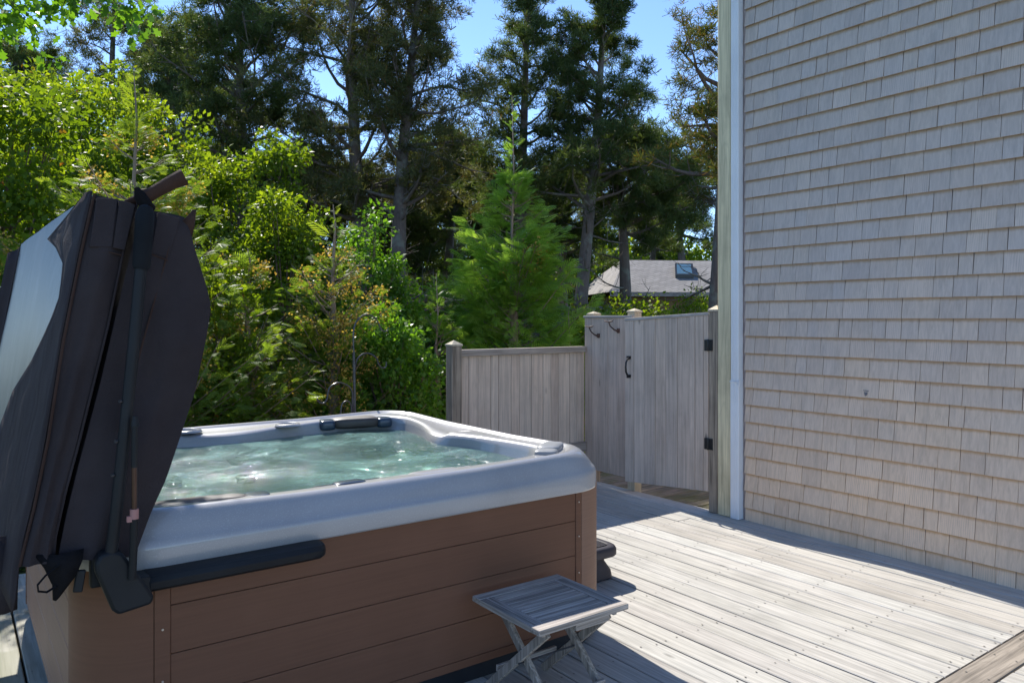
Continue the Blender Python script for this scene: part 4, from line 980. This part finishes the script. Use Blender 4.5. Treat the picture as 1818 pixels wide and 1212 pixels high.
def pine(name, px, d, H, cb, R, seed, label, mat='pine', ntuft=15, limbs=34, trunk=0.16, size=0.17, lean=(0, 0), shape='round', dead=10, group=None, base=-0.4, fork=False, loc=None):
    x0, y0 = loc if loc else spot(px, d); rs = np.random.default_rng(seed)
    t = thing(name, (x0, y0, base), label, 'pine tree', group)
    bt = MB(); nseg = 9; tp = []
    for i in range(nseg+1):
        f = i/nseg; tp.append(Vector((x0+lean[0]*f+0.12*math.sin(f*5+seed), y0+lean[1]*f+0.12*math.cos(f*4+seed)-0.12, base+H*f)))
    bt.tube(tp, [trunk*(1-0.88*(i/nseg)**1.1)+0.015 for i in range(nseg+1)], 9)
    def tpos(f):
        k = min(int(f*nseg), nseg-1); return tp[k]+(tp[k+1]-tp[k])*(f*nseg-k)
    P = []; D = []
    def limb(f, L, az, up, foliage, r0):
        st = tpos(f); out = Vector((math.cos(az), math.sin(az), 0)); pts = [st]; cur = st.copy(); dirv = (out+Vector((0, 0, up))).normalized()
        n = 5
        for k in range(n):
            dirv = (dirv+Vector(rs.normal(size=3))*0.16+Vector((0, 0, 0.07))).normalized(); cur = cur+dirv*L/n; pts.append(cur.copy())
        bt.tube(pts, [r0*(1-0.85*k/n) for k in range(n+1)], 5, cap=False)
        nsub = int(3+L*2.6)
        for s_ in range(nsub):
            g = 0.3+0.7*(s_+rs.random())/nsub; kk = min(int(g*n), n-1); p = pts[kk]+(pts[kk+1]-pts[kk])*(g*n-kk)
            sd = (dirv*0.5+Vector(rs.normal(size=3))*0.75+Vector((0, 0, 0.25))).normalized(); sl_ = L*rs.uniform(0.14, 0.34)*(1.2-g*0.4)+0.12
            e = p+sd*sl_; bt.tube([p, (p+e)/2+Vector((0, 0, -0.03)), e], [r0*0.3, r0*0.2, 0.004], 3, cap=False)
            if foliage:
                for q in range(ntuft):
                    u = rs.random()**0.6; pp = np.array(p+(e-p)*(0.45+0.65*u))+rs.normal(size=3)*np.array([0.10, 0.10, 0.065])*min(1.35, 0.6+L*0.3)
                    P.append(pp); D.append(np.array(sd)+rs.normal(size=3)*0.7+np.array([0, 0, 0.6]))
            else:
                for q in range(2):
                    e2 = e+Vector(rs.normal(size=3))*0.15; bt.tube([(p+e)/2, e2], [0.005, 0.002], 3, cap=False)
    limbs = int(limbs*1.04)
    for i in range(limbs):
        g = (i+rs.random())/limbs; f = cb+(1-cb)*g*0.98
        if shape == 'round': L = R*(math.sin(math.pi*min(1, 0.18+g*0.8))**0.7)*rs.uniform(0.55, 1.15)
        elif shape == 'cone': L = R*(1-g)**0.75*rs.uniform(0.6, 1.15)+0.25
        else: L = R*rs.uniform(0.35, 1.2)*(1-0.45*g)
        limb(f, L, rs.random()*6.283, rs.uniform(-0.05, 0.45)+0.5*g, True, trunk*0.28*(1-0.5*g))
    for i in range(dead):
        limb(rs.uniform(0.12, cb+0.12), R*rs.uniform(0.3, 0.75), rs.random()*6.283, rs.uniform(-0.25, 0.2), False, trunk*0.16)
    P = np.array(P); D = np.array(D)
    T = tuft_tpl(rs); V = stamp(T, P, frames(D, rs), size*rs.uniform(0.75, 1.25, len(P)))
    cl_ = np.repeat(rs.random(len(P)//ntuft+1), ntuft)[:len(P)]
    npmesh('crown', V, 4, None, [mat], t, np.repeat(0.5*cl_+0.5*rs.random(len(P)), len(T)//4))
    bt.build('trunk', 'bark', t, smooth='all')
    return t
def copy_tree(o, px, d, label, rot, scale, group=None):
    c = o.copy(); COL.objects.link(c); x, y = spot(px, d); c.location = (x, y, -0.4); c.rotation_euler = (0, 0, rot); c.scale = (scale[0], scale[0], scale[1]); c['label'] = label
    if group: c['group'] = group
    for ch in list(o.children):
        k = ch.copy(); COL.objects.link(k); k.parent = c
    return c

# ------------------------------------------------------------ trees and shrubs
arborvitae('arborvitae', 910, 10.0, 3.45, 1.22, 21, 'bright green arborvitae with a thin leader behind the low fence', ('thuja', 'cone'), 0.04, 1.35, 0.30, power=0.8, lead=1.02)
broadleaf('broadleaf_tree', -20, 7.3, 4.0, 0.9, 0.85, 38, 'leafy tree cut off by the left edge of the picture', nclus=120, leafs=90, size=0.085, cl=0.32)
arborvitae('arborvitae', 238, 6.7, 3.30, 1.45, 22, 'tallest bronze tipped arborvitae above the folded spa cover', ('thujaold', 'cone'), 0.22, 1.5, 0.165, power=0.85, lead=0.4)
arborvitae('arborvitae', 440, 7.3, 2.1, 0.70, 23, 'bronze tipped arborvitae just right of the folded spa cover', ('thujaold', 'cone'), 0.22, 1.7, 0.155, power=0.7, lead=0.12)
arborvitae('arborvitae', 592, 7.7, 2.5, 0.85, 24, 'bronze tipped arborvitae behind the garden hook', ('thujaold', 'cone'), 0.22, 1.7, 0.155, power=0.7, lead=0.2)
arborvitae('arborvitae', 775, 9.3, 1.6, 0.75, 26, 'low dark green arborvitae at the left end of the low fence', ('thuja', 'cone'), 0.03, 1.5, 0.18, power=0.6)
arborvitae('arborvitae', 1010, 9.6, 1.15, 0.4, 27, 'small green arborvitae peeping over the low fence beside the tall panel', ('thuja', 'cone'), 0.03, 1.2, 0.2, power=0.6)
arborvitae('arborvitae', 40, 7.4, 2.3, 0.85, 25, 'arborvitae behind the blue grey liner of the spa cover', ('thujaold', 'cone'), 0.35, 1.1, 0.2, power=0.8)

broadleaf('broadleaf_tree', 20, 9.6, 4.95, 0.7, 1.7, 31, 'large yellow green leafy tree at the far left edge', nclus=190, leafs=110, size=0.085, cl=0.33)
broadleaf('broadleaf_tree', 175, 10.8, 5.0, 1.0, 1.25, 32, 'yellow green leafy tree behind the tallest bronze arborvitae', nclus=130, leafs=110, size=0.085, cl=0.31)
broadleaf('broadleaf_tree', 425, 10.2, 4.05, 0.2, 0.98, 33, 'rounded yellow green leafy tree below the dense dark pine', nclus=210, leafs=110, size=0.08, cl=0.27)
broadleaf('broadleaf_shrub', 650, 9.4, 2.75, -0.3, 0.62, 34, 'bright glossy leafed shrub right of the garden hook', mat='oakb', nclus=110, leafs=110, size=0.07, cl=0.23, cat='shrub')
broadleaf('broadleaf_shrub', 510, 8.9, 2.95, -0.3, 0.55, 35, 'glossy leafed shrub between two bronze arborvitaes', nclus=100, leafs=110, size=0.07, cl=0.24, cat='shrub')
broadleaf('broadleaf_shrub', 330, 6.9, 2.35, -0.3, 0.6, 39, 'yellow green leafy shrub just behind the right flap of the spa cover', nclus=110, leafs=90, size=0.07, cl=0.24, cat='shrub')
broadleaf('broadleaf_shrub', 690, 7.9, 1.75, -0.3, 0.5, 41, 'low glossy leafed shrub between the garden hook and the low fence', mat='oakb', nclus=90, leafs=90, size=0.07, cl=0.22, cat='shrub')
broadleaf('broadleaf_shrub', 735, 10.4, 1.75, -0.4, 0.65, 36, 'low leafy shrub in front of the dark woods left of the fence post', mat='oakb', nclus=80, leafs=110, size=0.075, cl=0.26, cat='shrub')
broadleaf('broadleaf_shrub', -20, 6.8, 1.75, -0.3, 0.75, 37, 'fresh green shrub low at the left edge of the picture', mat='oakb', nclus=80, leafs=110, size=0.08, cl=0.26, cat='shrub')
# oak whose lowest twigs hang into the top left of the view
tw = []
rs0 = np.random.default_rng(4)
for px, py, dd, k, sp in ((40, 10, 5.6, 10, 0.13), (120, -5, 5.6, 4, 0.09), (222, 8, 5.4, 3, 0.07), (237, 38, 5.4, 2, 0.04), (0, 45, 5.8, 3, 0.08), (-160, 0, 5.2, 26, 0.4), (50, -120, 5.4, 22, 0.3), (210, -80, 5.3, 10, 0.15)):
    x, y = spot(px, dd); z = 1.55+(565-py)/1356*dd
    for i in range(k): tw.append((x+rs0.normal()*sp, y+rs0.normal()*sp, z+rs0.normal()*sp*0.6))
def overhang_oak():
    x0, y0 = spot(-620, 5.2)
    t = thing('oak_tree', (x0, y0, -0.4), 'oak with lobed leaves hanging into the top left corner', 'tree')
    cc = np.array(tw); rs = np.random.default_rng(40); n = len(cc)*16; ci = np.repeat(np.arange(len(cc)), 16)
    off = norm(rs.normal(size=(n, 3)))*(rs.random((n, 1))**0.5)*0.11
    V = stamp(OAKLEAF, cc[ci]+off, frames(off+rs.normal(size=(n, 3))*0.04+np.array([0, 0, -0.03]), rs, (0.4, 0.8)), 0.085*rs.uniform(0.7, 1.25, n))
    npmesh('crown', V, 12, None, ['oakb'], t, rs.random(n))
    b = MB(); b.tube([(x0, y0, -0.4), (x0+0.1, y0, 2.0), (x0+0.4, y0+0.2, 3.6)], [0.16, 0.13, 0.09], 9)
    st = Vector((x0+0.3, y0+0.15, 3.4)); hub = Vector((*spot(-60, 5.4), 4.0))
    b.tube([st, (st+hub)/2+Vector((0, 0, 0.25)), hub], [0.06, 0.04, 0.025], 7)
    h2 = Vector((*spot(140, 5.4), 3.95)); b.tube([hub, (hub+h2)/2+Vector((0, 0, 0.06)), h2, Vector((*spot(232, 5.4), 3.82))], [0.025, 0.016, 0.010, 0.004], 6)
    for i in range(0, len(cc), 2):
        q = Vector(cc[i]); a = hub if (q-hub).length < (q-h2).length else h2
        b.tube([a, (a+q)/2+Vector((0, 0, 0.05)), q], [0.010, 0.006, 0.003], 4, cap=False)
    b.build('trunk', 'twig', t, smooth='all')
overhang_oak()

pA = pine('pine_tree', 430, 17.0, 9.6, 0.40, 2.4, 51, 'dense dark green pine above the rounded leafy tree', 'pine', 26, 54, 0.20, 0.15, dead=8)
pB = pine('pine_tree', 645, 16.0, 9.7, 0.40, 2.3, 52, 'twin trunk partner pine with lichen grey bark, left one of the pair', 'pinebrown', 18, 40, 0.20, 0.14, dead=26, lean=(-0.3, 0))
pC = pine('pine_tree', 692, 15.2, 9.4, 0.42, 2.2, 53, 'grey barked pine with bare lower limbs, right one of the pair', 'pinebrown', 18, 40, 0.19, 0.14, dead=30, lean=(0.7, 0.2))
pD = pine('pine_tree', 925, 17.5, 9.7, 0.40, 1.45, 54, 'slim dark pine right behind the bright green arborvitae', 'pine', 18, 44, 0.17, 0.14, shape='round', dead=14)
pE = pine('pine_tree', 1022, 16.0, 9.1, 0.46, 1.75, 55, 'dark pine with a narrow pointed crown right of the bright arborvitae', 'pine', 20, 44, 0.16, 0.145, shape='cone', dead=16, lean=(0.65, 0))
pF = pine('pine_tree', 1272, 12.2, 8.6, 0.42, 1.45, 56, 'olive and gold needled pine half hidden by the house corner post', 'pinegold', 17, 32, 0.21, 0.12, shape='loose', dead=12)
pG = pine('pine_tree', 1097, 18.0, 6.0, 0.64, 1.75, 57, 'short dark pine standing in front of the neighbouring grey roof', 'pine', 24, 30, 0.19, 0.15, shape='round', dead=10)
pH = pine('pine_tree', 205, 20.0, 11.3, 0.45, 1.9, 58, 'thin open pine high above the yellow green trees on the left', 'pinebrown', 14, 34, 0.15, 0.15, shape='loose', dead=8)
back = [(pA, 300, 21, 0.92, 0.98, 'pine rising left of the dense dark pine'), (pB, 100, 27, 1.0, 0.80, 'far pine seen through the leafy trees at the left'),
        (pA, 545, 27, 0.85, 0.78, 'far pine in the woods left of the grey barked pair'), (pC, 605, 24, 0.9, 0.72, 'far brownish pine close left of the grey barked pair'),
        (pD, 740, 25, 1.2, 0.74, 'far pine close right of the grey barked pair'), (pG, 800, 22, 1.1, 1.15, 'short far pine under the gap of sky left of the arborvitae leader'),
        (pA, 850, 31, 0.9, 0.66, 'far dark pine left behind the slim pine'), (pB, 975, 27, 0.8, 0.66, 'far pine between the slim pine and the pointed pine'),
        (pG, 1150, 37, 1.3, 1.3, 'far bushy pine above the neighbouring grey roof'), (pC, 1075, 36, 0.9, 0.8, 'far pine above the left end of the grey roof'),
        (pG, 1215, 35, 1.4, 1.45, 'far bushy pine beside the trunk at the house corner'), (pA, 690, 33, 0.95, 0.80, 'farthest pine seen between the grey barked trunks'),
        (pG, 880, 20, 1.0, 0.9, 'short pine behind the left shoulder of the bright arborvitae'), (pG, 560, 19, 1.0, 0.95, 'short pine in the shade left of the grey barked pair'),
        (pG, 715, 20, 1.0, 0.85, 'short pine in the shade right of the grey barked pair'), (pD, 1330, 20, 1.2, 0.9, 'pine hidden for the most part by the house'),
        (pA, 20, 22, 1.0, 1.0, 'tall pine behind the large leafy tree at the far left'), (pA, 350, 30, 1.1, 0.9, 'far dark pine deep behind the dense pine'),
        (pG, 990, 21, 1.0, 0.95, 'short pine behind the right shoulder of the bright arborvitae'), (pG, 480, 24, 1.1, 1.1, 'short dark pine low behind the rounded leafy tree')]
for i, (src, px, d, sxy, sz, lab) in enumerate(back):
    copy_tree(src, px, d, lab, i*1.7+0.6, (sxy, sz), 'pines in the woods behind the garden')
# understorey of the wood
uB = broadleaf('understorey_shrub', 780, 17, 2.4, -0.4, 1.6, 61, 'dim leafy shrub in the wood above the left end of the low fence', nclus=110, leafs=80, size=0.13, cl=0.5, cat='shrub', group='shrubs in the wood')
for i, (px, d, s, sz, lab) in enumerate(((850, 24, 1.3, 1.35, 'dim leafy shrub in the wood behind the bright arborvitae'), (1150, 16.5, 0.85, 0.80, 'yellow green shrub in front of the neighbouring house wall'), (1225, 17.5, 0.6, 0.86, 'dim shrub beside the trunk in front of the neighbouring house wall'), (1062, 15.5, 0.6, 0.78, 'small shrub at the left end of the neighbouring house'),
        (690, 26, 1.5, 1.3, 'dim leafy shrub beyond the grey barked pair'), (560, 23, 1.3, 1.4, 'dim leafy shrub left beyond the grey barked pair'), (1040, 33, 1.6, 2.2, 'sunlit leafy tree far behind the grey roof'), (1160, 42, 2.0, 2.6, 'leafy tree farthest behind the grey roof'),
        (430, 25, 1.6, 1.5, 'dim shrub beyond the rounded leafy tree'), (960, 40, 2.0, 2.2, 'far leafy tree glimpsed between pine trunks'), (780, 40, 2.0, 2.2, 'far leafy tree below the gap of sky'), (640, 42, 2.2, 2.3, 'far leafy tree behind the grey barked pair'), (1260, 36, 1.8, 2.0, 'far leafy tree beside the trunk at the house corner'),
        (500, 40, 2.2, 2.3, 'far leafy tree behind the dense pine'), (330, 38, 2.2, 2.4, 'far leafy tree at the left behind the pines'), (150, 36, 2.2, 2.2, 'far leafy tree seen past the leafy trees at the left'))):
    copy_tree(uB, px, d, lab, i*2.1, (s, sz), 'shrubs in the wood')

# ------------------------------------------------------------ grass beyond the decks
def grass():
    rs = np.random.default_rng(9); n = 26000
    P = np.stack([rs.uniform(2.2, 9.5, n), rs.uniform(5.6, 10.5, n), np.full(n, -0.42)], 1)
    m = ~((P[:, 0] > WX-0.1) & (P[:, 0] < 6.75) & (P[:, 1] < 5.95)); P = P[m]; n = len(P)
    T = np.array([(0, -0.05, 0), (0, 0.05, 0), (0.6, 0.04, 0.05), (1, 0, 0.2)], float)
    V = stamp(T, P, frames(np.stack([rs.normal(size=n)*0.35, rs.normal(size=n)*0.35, np.ones(n)], 1), rs), rs.uniform(0.10, 0.24, n))
    tag(npmesh('grass', V, 4, None, ['grass'], None), 'bright grass growing beyond the deck and low fence', 'grass', kind='stuff')
grass()

# ------------------------------------------------------------ neighbouring buildings
def neighbour():
    cx, cy = spot(1190, 26); h = thing('neighbour_house', (cx, cy, -0.4), 'neighbouring house with a grey hipped roof and skylight beyond the gate', 'house')
    ang = -TH+rad(7); ux, uy = math.cos(ang), math.sin(ang); vx, vy = -uy, ux
    def W(u, v, z): return (cx+ux*u+vx*v, cy+uy*u+vy*v, z)
    def part(name, quads, mat, par=h):
        b = MB()
        for q in quads: b.add(q, [tuple(range(len(q)))])
        return b.build(name, mat, par)
    ul, ur, v0, v1 = -2.25, 7.0, -0.6, 6.4; ze, zr = 2.42, 3.72; rl = ul+1.35
    # roof planes drawn in their own object space so that the shingle rows follow the slope
    b = MB(); e = 0.0
    b.add([W(ul, v0, ze), W(ur, v0, ze), W(ur, 2.6, zr), W(rl, 2.6, zr)], [(0, 1, 2, 3)])
    b.add([W(ul, v0, ze), W(rl, 2.6, zr), W(rl, 3.2, zr), W(ul, v1, ze)], [(0, 1, 2, 3)])
    b.add([W(ul, v1, ze), W(rl, 3.2, zr), W(ur, 3.2, zr), W(ur, v1, ze)], [(0, 1, 2, 3)])
    b.add([W(rl, 2.6, zr), W(ur, 2.6, zr), W(ur, 3.2, zr), W(rl, 3.2, zr)], [(0, 1, 2, 3)])
    b.add([W(ur, v0, ze), W(ur, v1, ze), W(ur, 3.2, zr), W(ur, 2.6, zr)], [(0, 1, 2, 3)])
    rf = b.build('roof', 'roof', h)
    b = MB()
    b.obox(W((ul+ur)/2, v0+0.02, ze-0.075), (ux*(ur-ul)/2, uy*(ur-ul)/2, 0), (vx*0.02, vy*0.02, 0), (0, 0, 0.07)); b.build('fascia', 'pinkwall', h)
    b = MB(); b.obox(W((ul+ur)/2+0.2, 3.0, 0.98), (ux*(ur-ul-1)/2, uy*(ur-ul-1)/2, 0), (vx*2.9, vy*2.9, 0), (0, 0, 1.37)); b.build('wall', 'tanwall', h)
    sl_ = (zr-ze)/(2.6-v0)
    def S(u, v, up): return W(u, v, ze+(v-v0)*sl_+up)
    b = MB(); q = [(0.05, 0.75), (0.85, 0.75), (1.05, 1.9), (0.25, 1.9)]
    q = [(0.42, 0.7), (1.1, 0.7), (1.5, 1.9), (0.82, 1.9)]
    b.rings([[S(u, v, 0.01) for u, v in q], [S(u, v, 0.13) for u, v in q]], capb=True); sk = b.build('skylight', 'black', rf)
    q = [(0.52, 0.8), (1.07, 0.8), (1.38, 1.8), (0.85, 1.8)]
    b = MB(); b.rings([[S(u, v, 0.125) for u, v in q], [S(u, v, 0.136) for u, v in q]], capb=True); b.build('pane', 'glass', sk)
    b = MB()
    for u in (1.3, 1.9): b.obox(W(u, -0.2, 1.0), (ux*0.12, uy*0.12, 0), (vx*0.06, vy*0.06, 0), (0, 0, 1.33))
    b.build('porch_post', 'tanwall', h)
    sx, sy = spot(1015, 19); s = thing('shed', (sx, sy, -0.4), 'low pinkish grey shed seen left of the tall fence panel', 'shed')
    b = MB(); b.obox((sx, sy, 0.5), (ux*0.85, uy*0.85, 0), (vx*1.2, vy*1.2, 0), (0, 0, 0.9)); b.build('wall', 'pinkwall', s)
    b = MB(); 
    def W2(u, v, z): return (sx+ux*u+vx*v, sy+uy*u+vy*v, z)
    b.add([W2(-1, -1.35, 1.32), W2(1, -1.35, 1.32), W2(1, 1.35, 1.32), W2(-1, 1.35, 1.32), W2(-1, 0, 1.85), W2(1, 0, 1.85)], [(0, 1, 5, 4), (2, 3, 4, 5), (0, 4, 3), (1, 2, 5), (0, 3, 2, 1)]); b.build('roof', 'roof', s)
neighbour()
